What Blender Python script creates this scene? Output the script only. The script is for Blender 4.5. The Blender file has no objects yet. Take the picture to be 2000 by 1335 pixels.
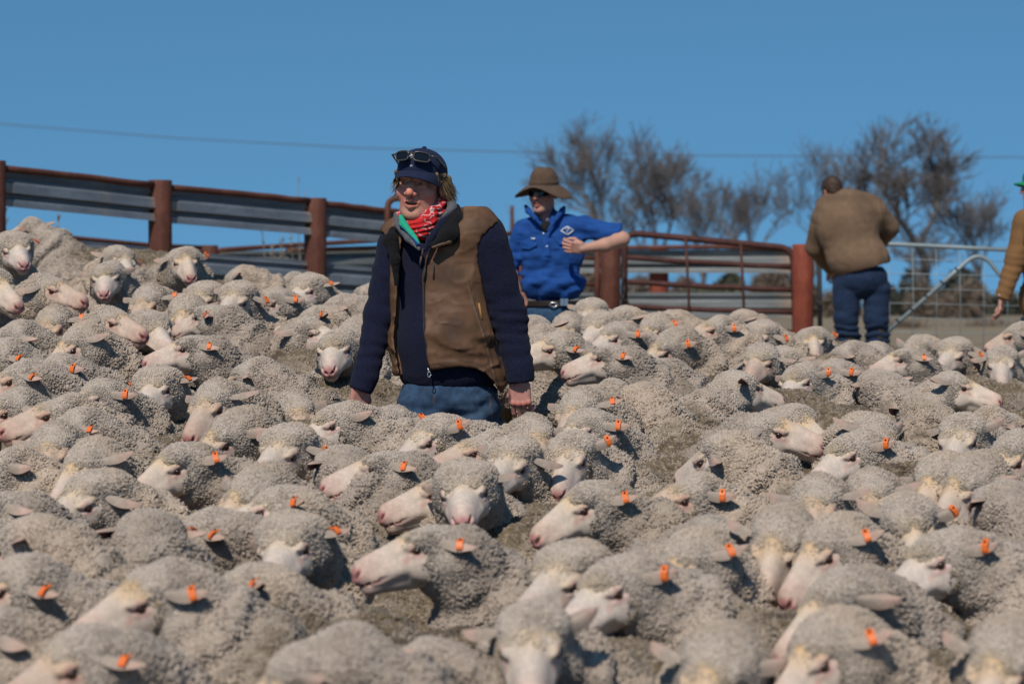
import bpy, bmesh, math, random
import numpy as np
from mathutils import Vector, Matrix, Euler

# ------------------------------------------------------------------ camera, sky, sun, exposure
SC = bpy.context.scene
COL = SC.collection
F = 5556.0            # focal length in photo pixels (100 mm on a 36 mm sensor, 2000 px wide)
CAM_Z = 1.70
PITCH = math.atan(67.5 / F)
cam_data = bpy.data.cameras.new("camera")
cam_data.lens = 100.0
cam_data.sensor_width = 36.0
cam_data.clip_start = 0.1
cam_data.clip_end = 3000.0
cam_data.dof.use_dof = True
cam_data.dof.focus_distance = 11.6
cam_data.dof.aperture_fstop = 4.2
cam = bpy.data.objects.new("camera", cam_data)
COL.objects.link(cam)
cam.location = (0, 0, CAM_Z)
cam.rotation_euler = (math.pi / 2 - PITCH, 0, 0)
SC.camera = cam

SUN_EL = math.radians(48)
SUN_AZ = math.radians(-162)         # compass-like angle from +Y towards +X: behind the camera, to its left
SUN_DIR = Vector((math.sin(SUN_AZ) * math.cos(SUN_EL), math.cos(SUN_AZ) * math.cos(SUN_EL), math.sin(SUN_EL)))
world = bpy.data.worlds.new("World")
SC.world = world
world.use_nodes = True
wn, wl = world.node_tree.nodes, world.node_tree.links
wn.clear()
w_out = wn.new('ShaderNodeOutputWorld')
w_bg = wn.new('ShaderNodeBackground')
w_sky = wn.new('ShaderNodeTexSky')
w_sky.sky_type = 'NISHITA'
w_sky.sun_disc = False
w_sky.sun_elevation = SUN_EL
w_sky.sun_rotation = SUN_AZ
w_sky.altitude = 800
w_sky.air_density = 1.0
w_sky.dust_density = 0.0
w_sky.ozone_density = 0.0
w_bg.inputs['Strength'].default_value = 0.098
w_tc = wn.new('ShaderNodeTexCoord')          # this clear dry sky keeps its zenith blue lower down than the model's
w_add = wn.new('ShaderNodeVectorMath'); w_add.operation = 'ADD'; w_add.inputs[1].default_value = (0, 0, 0.26)
w_nrm = wn.new('ShaderNodeVectorMath'); w_nrm.operation = 'NORMALIZE'
wl.new(w_tc.outputs['Generated'], w_add.inputs[0]); wl.new(w_add.outputs[0], w_nrm.inputs[0]); wl.new(w_nrm.outputs[0], w_sky.inputs['Vector'])
w_tint = wn.new('ShaderNodeMix'); w_tint.data_type = 'RGBA'; w_tint.blend_type = 'MULTIPLY'; w_tint.inputs[0].default_value = 1.0
w_tint.inputs[7].default_value = (0.53, 0.95, 1.08, 1)
wl.new(w_sky.outputs[0], w_tint.inputs[6])
wl.new(w_tint.outputs[2], w_bg.inputs['Color'])
wl.new(w_bg.outputs[0], w_out.inputs['Surface'])
sun_data = bpy.data.lights.new("sun", 'SUN')
sun_data.energy = 3.8
sun_data.angle = math.radians(0.5)
sun_data.color = (1.0, 0.93, 0.84)
sun = bpy.data.objects.new("sun", sun_data)
COL.objects.link(sun)
sun.location = (-6, -4, 12)
sun.rotation_euler = (-SUN_DIR).to_track_quat('-Z', 'Y').to_euler()
SC.view_settings.view_transform = 'Standard'
SC.view_settings.look = 'None'
SC.view_settings.exposure = 0.0
SC.view_settings.gamma = 1.0
SC.cycles.max_bounces = 5
SC.cycles.diffuse_bounces = 3
SC.cycles.glossy_bounces = 2
SC.cycles.transparent_max_bounces = 4
SC.cycles.use_denoising = True

CAM_FWD = Vector((0, math.cos(PITCH), -math.sin(PITCH)))
CAM_UP = Vector((0, math.sin(PITCH), math.cos(PITCH)))


def W(px, py, d):
    """world point seen at photo pixel (px, py) at depth d metres"""
    return Vector((0, 0, CAM_Z)) + d * (CAM_FWD + Vector((1, 0, 0)) * ((px - 1000) / F) + CAM_UP * ((667.5 - py) / F))


# ------------------------------------------------------------------ object helpers
def tag(o, label=None, cat=None, group=None, kind=None):
    if label: o['label'] = label
    if cat: o['category'] = cat
    if group: o['group'] = group
    if kind: o['kind'] = kind
    return o


def link(o, parent=None):
    COL.objects.link(o)
    if parent is not None: o.parent = parent
    return o


def empty(name, loc=(0, 0, 0), rz=0.0):
    o = bpy.data.objects.new(name, None)
    o.empty_display_size = 0.1
    o.location = loc
    o.rotation_euler = (0, 0, rz)
    return link(o)


def mesh_np(name, V, Fc, mats=None, smooth=True, col=None, midx=None):
    """mesh from numpy: V (n,3), Fc list of (m,k) index arrays; col per-vertex rgb"""
    me = bpy.data.meshes.new(name)
    V = np.asarray(V, np.float32)
    if isinstance(Fc, np.ndarray): Fc = [Fc]
    Fc = [np.asarray(f, np.int32) for f in Fc if len(f)]
    sizes = np.concatenate([np.full(len(f), f.shape[1], np.int32) for f in Fc])
    loops = np.concatenate([f.ravel() for f in Fc])
    me.vertices.add(len(V)); me.vertices.foreach_set('co', V.ravel())
    me.loops.add(len(loops)); me.loops.foreach_set('vertex_index', loops)
    me.polygons.add(len(sizes))
    start = np.zeros(len(sizes), np.int32); start[1:] = np.cumsum(sizes)[:-1]
    me.polygons.foreach_set('loop_start', start)
    me.polygons.foreach_set('loop_total', sizes)
    if midx is not None: me.polygons.foreach_set('material_index', np.asarray(midx, np.int32))
    me.polygons.foreach_set('use_smooth', np.full(len(sizes), bool(smooth)))
    if col is not None:
        a = me.color_attributes.new('Col', 'FLOAT_COLOR', 'POINT')
        c4 = np.ones((len(V), 4), np.float32); c4[:, :3] = col
        a.data.foreach_set('color', c4.ravel())
    me.update(calc_edges=True)
    me.validate()
    if mats is not None:
        for m in (mats if isinstance(mats, (list, tuple)) else [mats]): me.materials.append(m)
    return me


def obj_np(name, V, Fc, mats=None, parent=None, smooth=True, col=None, midx=None):
    return link(bpy.data.objects.new(name, mesh_np(name, V, Fc, mats, smooth, col, midx)), parent)


class MB:
    """collects shapes as one mesh"""
    def __init__(s): s.V, s.Q, s.T, s.n, s.C = [], [], [], 0, []

    def add(s, V, quads=None, tris=None, col=None):
        V = np.asarray(V, np.float32)
        s.V.append(V)
        if quads is not None and len(quads): s.Q.append(np.asarray(quads, np.int32) + s.n)
        if tris is not None and len(tris): s.T.append(np.asarray(tris, np.int32) + s.n)
        s.C.append(np.ones((len(V), 3), np.float32) * (np.asarray(col, np.float32) if col is not None else 1.0))
        s.n += len(V)

    def tube(s, pts, r, n=10, col=None, cap=True):
        V, Q, T = tube_np(pts, r, n, cap)
        s.add(V, Q, T, col)

    def box(s, c, size, rot=None, col=None):
        x, y, z = [v / 2 for v in size]
        V = np.array([(-x, -y, -z), (x, -y, -z), (x, y, -z), (-x, y, -z), (-x, -y, z), (x, -y, z), (x, y, z), (-x, y, z)], float)
        if rot is not None: V = V @ np.array(rot.to_3x3()).T
        V = V + np.array(c)
        s.add(V, [(0, 3, 2, 1), (4, 5, 6, 7), (0, 1, 5, 4), (1, 2, 6, 5), (2, 3, 7, 6), (3, 0, 4, 7)], None, col)

    def build(s, name, mats, parent=None, smooth=True):
        Fc = []
        if s.Q: Fc.append(np.concatenate(s.Q))
        if s.T: Fc.append(np.concatenate(s.T))
        return obj_np(name, np.concatenate(s.V), Fc, mats, parent, smooth, np.concatenate(s.C))


def tube_np(pts, r, n=10, cap=True):
    P = np.array([tuple(p) for p in pts], float)
    m = len(P)
    r = np.ones(m) * r if np.isscalar(r) else np.asarray(r, float)
    T = np.gradient(P, axis=0) if m > 2 else np.repeat((P[1] - P[0])[None], m, 0)
    T /= np.linalg.norm(T, axis=1)[:, None] + 1e-9
    ref = np.array((0, 0, 1.0)) if abs(T[0][2]) < 0.9 else np.array((1.0, 0, 0))
    A = np.zeros_like(P); B = np.zeros_like(P)
    u = np.cross(T[0], ref); u /= np.linalg.norm(u)
    for i in range(m):
        u = u - T[i] * np.dot(u, T[i]); u /= np.linalg.norm(u) + 1e-9
        A[i] = u; B[i] = np.cross(T[i], u)
    th = np.linspace(0, 2 * np.pi, n, endpoint=False)
    V = (P[:, None] + r[:, None, None] * (np.cos(th)[None, :, None] * A[:, None] + np.sin(th)[None, :, None] * B[:, None])).reshape(-1, 3)
    i, j = np.meshgrid(np.arange(m - 1), np.arange(n), indexing='ij')
    Q = np.stack([i * n + j, i * n + (j + 1) % n, (i + 1) * n + (j + 1) % n, (i + 1) * n + j], -1).reshape(-1, 4)
    tris = []
    if cap:
        V = np.vstack([V, P[0], P[-1]])
        k = np.arange(n)
        tris = np.vstack([np.stack([np.full(n, m * n), (k + 1) % n, k], 1), np.stack([np.full(n, m * n + 1), (m - 1) * n + k, (m - 1) * n + (k + 1) % n], 1)])
    return V, Q, tris


def arc_path(corners, rad, k=6):
    """polyline with its inner corners rounded"""
    P = [Vector(c) for c in corners]
    out = [P[0]]
    for a, b, c in zip(P, P[1:], P[2:]):
        d1, d2 = (a - b).normalized(), (c - b).normalized()
        s, e = b + d1 * rad, b + d2 * rad
        for t in range(k + 1):
            t /= k
            out.append(s * (1 - t) ** 2 + b * 2 * t * (1 - t) + e * t * t)
    out.append(P[-1])
    return out


# ------------------------------------------------------------------ signed distance sculpting
class Grid:
    def __init__(s, lo, hi, h):
        s.lo, s.h = np.array(lo, np.float32), h
        n = np.ceil((np.array(hi) - s.lo) / h).astype(int) + 1
        s.n = n
        ax = [s.lo[i] + h * np.arange(n[i], dtype=np.float32) for i in range(3)]
        s.X, s.Y, s.Z = np.meshgrid(*ax, indexing='ij')


def loc3(G, c, R=None):
    x, y, z = G.X - c[0], G.Y - c[1], G.Z - c[2]
    if R is not None:
        M = np.asarray(R, np.float32)       # rows: local axes in world
        x, y, z = (M[0, 0] * x + M[0, 1] * y + M[0, 2] * z, M[1, 0] * x + M[1, 1] * y + M[1, 2] * z, M[2, 0] * x + M[2, 1] * y + M[2, 2] * z)
    return x, y, z


def s_ell(G, c, r, R=None):
    x, y, z = loc3(G, c, R)
    k0 = np.sqrt((x / r[0]) ** 2 + (y / r[1]) ** 2 + (z / r[2]) ** 2) + 1e-6
    k1 = np.sqrt((x / r[0] ** 2) ** 2 + (y / r[1] ** 2) ** 2 + (z / r[2] ** 2) ** 2) + 1e-6
    return k0 * (k0 - 1.0) / k1


def s_cap(G, a, b, ra, rb=None):
    if rb is None: rb = ra
    a, b = np.array(tuple(a), np.float32), np.array(tuple(b), np.float32)
    d = b - a
    L = float(d @ d) + 1e-9
    x, y, z = G.X - a[0], G.Y - a[1], G.Z - a[2]
    t = np.clip((x * d[0] + y * d[1] + z * d[2]) / L, 0, 1)
    return np.sqrt((x - t * d[0]) ** 2 + (y - t * d[1]) ** 2 + (z - t * d[2]) ** 2) - (ra + (rb - ra) * t)


def s_chain(G, pts, rs, k=0.02):
    f = None
    for i in range(len(pts) - 1):
        g = s_cap(G, pts[i], pts[i + 1], rs[i], rs[i + 1])
        f = g if f is None else smin(f, g, k)
    return f


def s_box(G, c, hs, R=None, r=0.0):
    x, y, z = loc3(G, c, R)
    qx, qy, qz = abs(x) - hs[0] + r, abs(y) - hs[1] + r, abs(z) - hs[2] + r
    return np.sqrt(np.maximum(qx, 0) ** 2 + np.maximum(qy, 0) ** 2 + np.maximum(qz, 0) ** 2) + np.minimum(np.maximum(qx, np.maximum(qy, qz)), 0) - r


def smin(a, b, k):
    h = np.clip(0.5 + 0.5 * (b - a) / k, 0, 1)
    return b + (a - b) * h - k * h * (1 - h)


def smax(a, b, k): return -smin(-a, -b, k)


def surf_net(f, G):
    """surface nets: vertices and quads of f = 0"""
    s = f < 0
    nx, ny, nz = f.shape
    c = np.zeros((nx - 1, ny - 1, nz - 1), np.uint8)
    for dx in (0, 1):
        for dy in (0, 1):
            for dz in (0, 1):
                c += s[dx:nx - 1 + dx, dy:ny - 1 + dy, dz:nz - 1 + dz]
    act = (c > 0) & (c < 8)
    idx = np.full(act.shape, -1, np.int64)
    I = np.argwhere(act)
    idx[act] = np.arange(len(I))
    acc = np.zeros((len(I), 3)); cnt = np.zeros(len(I))
    corner = [(a, b, d) for a in (0, 1) for b in (0, 1) for d in (0, 1)]
    fv = {k: f[I[:, 0] + k[0], I[:, 1] + k[1], I[:, 2] + k[2]] for k in corner}
    for k in corner:
        for ax in range(3):
            if k[ax] == 0:
                k2 = list(k); k2[ax] = 1; k2 = tuple(k2)
                a, b = fv[k], fv[k2]
                m = (a < 0) != (b < 0)
                t = np.where(m, a / np.where(m, a - b, 1), 0)
                p = np.array(k, float)[None] + t[:, None] * np.eye(3)[ax][None]
                acc[m] += p[m]; cnt[m] += 1
    V = G.lo + G.h * (I + acc / cnt[:, None])
    quads = []
    for ax in range(3):
        o1, o2 = [(1, 2), (2, 0), (0, 1)][ax]
        sl1 = [slice(None)] * 3; sl2 = [slice(None)] * 3
        sl1[ax] = slice(0, -1); sl2[ax] = slice(1, None)
        E = np.argwhere(s[tuple(sl1)] != s[tuple(sl2)])
        ok = (E[:, o1] > 0) & (E[:, o2] > 0) & (E[:, o1] < f.shape[o1] - 1) & (E[:, o2] < f.shape[o2] - 1)
        E = E[ok]
        e1 = np.eye(3, dtype=int)[o1]; e2 = np.eye(3, dtype=int)[o2]
        q = np.stack([idx[tuple((E - e1 - e2).T)], idx[tuple((E - e2).T)], idx[tuple(E.T)], idx[tuple((E - e1).T)]], 1)
        flip = ~s[tuple(E.T)]
        q[flip] = q[flip][:, ::-1]
        quads.append(q)
    return V.astype(np.float32), np.concatenate(quads).astype(np.int32)


def normals_np(V, Q):
    n = np.cross(V[Q[:, 2]] - V[Q[:, 0]], V[Q[:, 3]] - V[Q[:, 1]])
    N = np.zeros_like(V)
    for k in range(4): np.add.at(N, Q[:, k], n)
    return N / (np.linalg.norm(N, axis=1)[:, None] + 1e-9)


def vnoise(P, seed=0):
    """cheap smooth value noise on points (n,3) -> -1..1"""
    P = np.asarray(P, np.float64) + seed * 17.31
    i = np.floor(P).astype(np.int64); f = P - i
    f = f * f * (3 - 2 * f)

    def h(a, b, c):
        n = (a * 374761393 + b * 668265263 + c * 2147483647 + seed * 1013904223) & 0xFFFFFFFF
        n = ((n ^ (n >> 13)) * 1274126177) & 0xFFFFFFFF
        return ((n ^ (n >> 16)) & 0xFFFF) / 32767.5 - 1.0
    r = 0
    for a in (0, 1):
        for b in (0, 1):
            for c in (0, 1):
                w = (f[..., 0] if a else 1 - f[..., 0]) * (f[..., 1] if b else 1 - f[..., 1]) * (f[..., 2] if c else 1 - f[..., 2])
                r = r + w * h(i[..., 0] + a, i[..., 1] + b, i[..., 2] + c)
    return r


def gnoise(G, sc, seed=0):
    if np.isscalar(sc): sc = (sc, sc, sc)
    return vnoise(np.stack([G.X / sc[0], G.Y / sc[1], G.Z / sc[2]], -1), seed).astype(np.float32)


def sstep(a, b, x):
    t = np.clip((x - a) / (b - a), 0, 1)
    return t * t * (3 - 2 * t)


def mixc(c, new, m):
    m = np.asarray(m)[:, None]
    return c * (1 - m) + np.asarray(new, np.float32) * m


# ------------------------------------------------------------------ materials
def new_mat(name):
    m = bpy.data.materials.new(name)
    m.use_nodes = True
    nt = m.node_tree
    b = nt.nodes['Principled BSDF']
    return m, nt, b


def add_bump(nt, b, height, strength, dist):
    bp = nt.nodes.new('ShaderNodeBump')
    bp.inputs['Strength'].default_value = strength
    bp.inputs['Distance'].default_value = dist
    nt.links.new(height, bp.inputs['Height'])
    nt.links.new(bp.outputs[0], b.inputs['Normal'])
    return bp


def tex_noise(nt, scale, detail=4, rough=0.55, coord='Object', vec_scale=None):
    tc = nt.nodes.new('ShaderNodeTexCoord')
    n = nt.nodes.new('ShaderNodeTexNoise')
    n.inputs['Scale'].default_value = scale
    n.inputs['Detail'].default_value = detail
    n.inputs['Roughness'].default_value = rough
    out = tc.outputs[coord]
    if vec_scale:
        mp = nt.nodes.new('ShaderNodeMapping')
        mp.inputs['Scale'].default_value = vec_scale
        nt.links.new(out, mp.inputs[0]); out = mp.outputs[0]
    nt.links.new(out, n.inputs['Vector'])
    return n


def ramp(nt, fac, stops):
    r = nt.nodes.new('ShaderNodeValToRGB')
    e = r.color_ramp.elements
    while len(e) < len(stops): e.new(0.5)
    for el, (p, c) in zip(e, stops):
        el.position = p; el.color = (*c, 1)
    nt.links.new(fac, r.inputs[0])
    return r


def mul_col(nt, a, b, fac=1.0, mode='MULTIPLY'):
    m = nt.nodes.new('ShaderNodeMix'); m.data_type = 'RGBA'; m.blend_type = mode
    m.inputs[0].default_value = fac
    nt.links.new(a, m.inputs[6]); nt.links.new(b, m.inputs[7])
    return m.outputs[2]


def mat_vcol(name, rough=0.9, noise=None, bump=None, spec=0.25, sheen=0.0, sub=0.0):
    """colour from the mesh attribute, broken up by fine noise"""
    m, nt, b = new_mat(name)
    at = nt.nodes.new('ShaderNodeAttribute'); at.attribute_name = 'Col'
    c = at.outputs['Color']
    if noise:
        n = tex_noise(nt, noise[0], 5)
        r = ramp(nt, n.outputs['Fac'], [(0.3, (1 - noise[1],) * 3), (0.7, (1 + noise[1] * 0.6,) * 3)])
        c = mul_col(nt, c, r.outputs[0])
    nt.links.new(c, b.inputs['Base Color'])
    b.inputs['Roughness'].default_value = rough
    b.inputs['Specular IOR Level'].default_value = spec
    if sheen: b.inputs['Sheen Weight'].default_value = sheen; b.inputs['Sheen Roughness'].default_value = 0.6
    if sub:
        b.inputs['Subsurface Weight'].default_value = sub
        b.inputs['Subsurface Radius'].default_value = (0.012, 0.005, 0.003)
        b.inputs['Subsurface Scale'].default_value = 1.0
    if bump:
        n2 = tex_noise(nt, bump[0], 3)
        add_bump(nt, b, n2.outputs['Fac'], bump[1], bump[2])
    return m


def mat_plain(name, col, rough=0.6, metal=0.0, spec=0.5, noise=None, bump=None):
    m, nt, b = new_mat(name)
    b.inputs['Base Color'].default_value = (*col, 1)
    b.inputs['Roughness'].default_value = rough
    b.inputs['Metallic'].default_value = metal
    b.inputs['Specular IOR Level'].default_value = spec
    if noise:
        n = tex_noise(nt, noise[0], 6, 0.6)
        r = ramp(nt, n.outputs['Fac'], [(0.3, tuple(v * (1 - noise[1]) for v in col)), (0.72, tuple(min(1, v * (1 + noise[1])) for v in col))])
        nt.links.new(r.outputs[0], b.inputs['Base Color'])
    if bump:
        n2 = tex_noise(nt, bump[0], 4)
        add_bump(nt, b, n2.outputs['Fac'], bump[1], bump[2])
    return m
# ------------------------------------------------------------------ the place: materials
def mat_rust(name, a, b_, dark):
    m, nt, b = new_mat(name)
    n = tex_noise(nt, 5.0, 8, 0.65)
    r = ramp(nt, n.outputs['Fac'], [(0.25, dark), (0.5, a), (0.75, b_)])
    n2 = tex_noise(nt, 60.0, 5, 0.7)
    r2 = ramp(nt, n2.outputs['Fac'], [(0.3, (0.72,) * 3), (0.7, (1.15,) * 3)])
    n3 = tex_noise(nt, 6.0, 4, 0.6, vec_scale=(6, 6, 0.6))
    r3 = ramp(nt, n3.outputs['Fac'], [(0.35, (0.75,) * 3), (0.65, (1.1,) * 3)])
    c = mul_col(nt, mul_col(nt, r.outputs[0], r2.outputs[0]), r3.outputs[0])
    nt.links.new(c, b.inputs['Base Color'])
    b.inputs['Roughness'].default_value = 0.75
    b.inputs['Specular IOR Level'].default_value = 0.35
    add_bump(nt, b, n2.outputs['Fac'], 0.3, 0.002)
    return m


M_RUST = mat_rust('rusty_steel', (0.115, 0.038, 0.022), (0.17, 0.066, 0.042), (0.075, 0.024, 0.016))
M_RED = mat_rust('red_oxide_steel', (0.24, 0.050, 0.026), (0.30, 0.080, 0.045), (0.14, 0.035, 0.022))
M_DKRUST = mat_rust('dark_rusty_steel', (0.075, 0.026, 0.020), (0.11, 0.042, 0.032), (0.045, 0.016, 0.013))


def mat_galv(name, base, rust=True):
    m, nt, b = new_mat(name)
    n = tex_noise(nt, 3.0, 7, 0.65, vec_scale=(0.5, 1, 4))
    r = ramp(nt, n.outputs['Fac'], [(0.3, tuple(v * 0.7 for v in base)), (0.7, tuple(v * 1.25 for v in base))])
    n2 = tex_noise(nt, 40.0, 5, 0.7)
    r2 = ramp(nt, n2.outputs['Fac'], [(0.3, (0.8,) * 3), (0.72, (1.12,) * 3)])
    c = mul_col(nt, r.outputs[0], r2.outputs[0])
    at = nt.nodes.new('ShaderNodeAttribute'); at.attribute_name = 'Col'
    c = mul_col(nt, c, at.outputs['Color'])
    nt.links.new(c, b.inputs['Base Color'])
    b.inputs['Metallic'].default_value = 0.35
    b.inputs['Roughness'].default_value = 0.55
    add_bump(nt, b, n2.outputs['Fac'], 0.15, 0.002)
    return m


M_GALV = mat_galv('weathered_galvanised_steel', (0.19, 0.215, 0.24))
M_GALV2 = mat_galv('pale_galvanised_steel', (0.17, 0.178, 0.172))
M_PIPE = mat_galv('galvanised_pipe', (0.27, 0.32, 0.33))
M_BLACK = mat_plain('black_rubber', (0.012, 0.012, 0.014), 0.7)
M_CHAIN = mat_plain('chain_steel', (0.06, 0.045, 0.04), 0.5, 0.7, noise=(40, 0.4))


# ------------------------------------------------------------------ fences
def post(name, label, px, ytop, ybase, d, dia, mat, cat='post', group=None, hollow=True):
    """standing steel pipe post with an open rim"""
    a, b = W(px, ybase, d), W(px, ytop, d)
    b.x, b.y = a.x, a.y
    t = empty(name, (a.x, a.y, a.z))
    tag(t, label, cat, group)
    H = b.z - a.z
    r = dia / 2
    n = 28
    th = np.linspace(0, 2 * np.pi, n, endpoint=False)
    rings = [(r, -0.35), (r, 0.0), (r, H * 0.5), (r, H - 0.004), (r - 0.002, H), (r - 0.010, H), (r - 0.011, H - 0.10)]
    V = np.concatenate([np.stack([rr * np.cos(th), rr * np.sin(th), np.full(n, z)], 1) for rr, z in rings])
    i, j = np.meshgrid(np.arange(len(rings) - 1), np.arange(n), indexing='ij')
    Q = np.stack([i * n + j, i * n + (j + 1) % n, (i + 1) * n + (j + 1) % n, (i + 1) * n + j], -1).reshape(-1, 4)
    mb = MB(); mb.add(V, Q)
    k = np.arange(n)
    mb.add(np.vstack([V[-n:], [(0, 0, H - 0.10)]]), None, np.stack([k, (k + 1) % n, np.full(n, n)], 1))
    o = mb.build('pipe', mat, t)
    return t


WB = [(0.0, .0), (0.09, .0), (0.125, .014), (0.15, .010), (0.185, -.014), (0.26, -.014), (0.30, .030), (0.33, .043), (0.36, .047), (0.60, .052), (0.632, .032), (0.655, -.012), (0.735, -.012), (0.77, .028), (0.80, .040), (0.83, .043), (1.0, .048)]


def beam(name, corners, mat, parent, nseg=10, flip=1.0, off=0.0, seed=0, joint=None):
    """corrugated two-wave steel sheet between two ends; corners = (top a, bottom a, top b, bottom b)"""
    ta, ba, tb, bb = corners
    V, C = [], []
    rnd = random.Random(seed)
    m = len(WB)
    nrm = Vector((tb.y - ta.y, -(tb.x - ta.x), 0)).normalized()
    if nrm.y > 0: nrm = -nrm
    for thick in (0.0, 0.004):
        for i in range(nseg + 1):
            s = i / nseg
            T, B = ta.lerp(tb, s), ba.lerp(bb, s)
            wob = 0.006 * math.sin(s * 9 + seed) + rnd.uniform(-.002, .002)
            for v, dep in WB:
                p = T.lerp(B, v) + nrm * (dep * flip + off + wob - thick)
                V.append(tuple(p))
                e = min(s, 1 - s) * (tb - ta).length
                rust = max(0.0, 1 - e / 0.07) * (0.5 + 0.5 * rnd.random())
                if joint is not None:
                    rust = max(rust, max(0, 1 - abs(s - joint) * (tb - ta).length / 0.045))
                C.append(tuple(np.array((1, 1, 1)) * (1 - rust) + np.array((2.2, 1.35, 0.85)) * rust))
    V = np.array(V); C = np.array(C)
    o = (nseg + 1) * m
    i, j = np.meshgrid(np.arange(nseg), np.arange(m - 1), indexing='ij')
    q = np.stack([i * m + j, (i + 1) * m + j, (i + 1) * m + j + 1, i * m + j + 1], -1).reshape(-1, 4)
    Q = [q, q[:, ::-1] + o]
    i = np.arange(nseg); j = np.arange(m - 1)
    Q += [np.stack([i * m, o + i * m, o + (i + 1) * m, (i + 1) * m], 1), np.stack([i * m + m - 1, (i + 1) * m + m - 1, o + (i + 1) * m + m - 1, o + i * m + m - 1], 1)]
    Q += [np.stack([j, j + 1, o + j + 1, o + j], 1), np.stack([nseg * m + j, o + nseg * m + j, o + nseg * m + j + 1, nseg * m + j + 1], 1)]
    mb = MB(); mb.add(V, np.concatenate(Q)); mb.C[-1] = C.astype(np.float32)
    return mb.build(name, mat, parent, False)


def rail(name, a, b, r, mat, parent, sag=0.0, n=8, seed=0):
    rnd = random.Random(seed)
    pts = []
    for i in range(n + 1):
        s = i / n
        p = a.lerp(b, s)
        p.z += -sag * math.sin(math.pi * s) + (rnd.uniform(-.004, .004) if 0 < i < n else 0)
        pts.append(p)
    mb = MB(); mb.tube(pts, r, 12)
    return mb.build(name, mat, parent)


def dl(px): return 21.5 + 2.5 * (px + 0) / 615.0      # depth of the near left fence line


# near left fence: posts are things of their own, the sheeting spans between them
post('steel_post', 'thick rusty steel pipe post cut off by the left edge of the photo', -13, 314, 545, dl(-13), 0.19, M_RUST, group='rusty pipe posts of the sheep yard')
post('steel_post', 'thick rusty pipe post right behind the sheep with upright ears, left part of fence', 313, 352, 572, dl(313), 0.19, M_RUST, group='rusty pipe posts of the sheep yard')
post('steel_post', 'thick rusty pipe post left of the man in the vest, behind a white-faced sheep', 616, 387, 610, dl(616), 0.19, M_RUST, group='rusty pipe posts of the sheep yard')


def bay(label, x0, x1, rail_y, up, lo, low_rail, seed, joint=None):
    a = W(x0, up[1], dl(x0))
    t = empty('fence_bay', (a.x, a.y, a.z))
    tag(t, label, 'fence', 'corrugated steel fence bays on the left')
    off = -Vector(t.location)
    P = lambda x, y: W(x, y, dl(x)) + off
    beam('sheet', (P(x0, up[0]), P(x0, up[1]), P(x1, up[2]), P(x1, up[3])), M_GALV, t, 14, 1.0, 0.0, seed, joint)
    beam('sheet', (P(x0, lo[0]), P(x0, lo[1]), P(x1, lo[2]), P(x1, lo[3])), M_GALV, t, 14, 1.0, 0.0, seed + 1, joint)
    rail('top_rail', P(x0, rail_y[0]) + Vector((0, -.035, 0)), P(x1, rail_y[1]) + Vector((0, -.035, 0)), 0.026, M_RUST, t, 0, 8, seed)
    rail('bottom_rail', P(x0, low_rail[0]), P(x1, low_rail[1]), 0.022, M_RUST, t, 0, 8, seed + 2)


bay('corrugated steel fence bay with a rust-edged joint, between edge of photo and first whole post', 2, 300, (328, 361), (333, 403, 367, 432), (458, 528, 485, 552), (536, 559), 3, 0.665)
bay('unbroken corrugated steel fence bay between the two whole rusty posts', 326, 604, (366, 392), (371, 436, 397, 459), (489, 556, 510, 575), (563, 582), 5)
bay('short corrugated steel fence bay running behind the man in the brown vest', 628, 790, (397, 416), (402, 463, 420, 478), (513, 579, 527, 588), (584, 594), 8)

# yard gates
t = empty('hoop_gate', tuple(W(812, 600, 24.4))); tag(t, 'rusty pipe gate with a bent hoop top behind the vest-wearing man', 'gate')
o = -Vector(t.location)
mb = MB(); mb.tube(arc_path([W(758, 610, 24.4) + o, W(757, 386, 24.4) + o, W(862, 392, 24.4) + o, W(864, 610, 24.4) + o], 0.10, 8), 0.027, 12); mb.build('frame', M_RUST, t)
for y in (450, 500, 550, 595): rail('bar', W(758, y, 24.4) + o, W(863, y + 8, 24.4) + o, 0.018, M_RUST, t, 0, 4, y)

post('steel_post', 'rusty gate post just right of the man in the blue shirt, chain beside it', 1192, 476, 660, 25.4, 0.18, M_RUST, group='rusty pipe posts of the sheep yard')
t = empty('pipe_gate', tuple(W(1080, 640, 25.4))); tag(t, 'rusty pipe gate mostly hidden by the man in the blue shirt', 'gate')
o = -Vector(t.location)
for x in (1166, 1016):
    mb = MB(); mb.tube([W(x, 640, 25.4) + o, W(x, 462, 25.4) + o], 0.026, 12); mb.build('upright', M_RUST, t)
for y in (505, 556, 604, 640): rail('bar', W(1016, y - 12, 25.4) + o, W(1166, y, 25.4) + o, 0.018, M_RUST, t, 0, 4, y)

post('steel_post', 'bright red steel gate post beside the man bending over in a brown jacket', 1568, 477, 690, 25.0, 0.185, M_RED, group='rusty pipe posts of the sheep yard')

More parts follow.
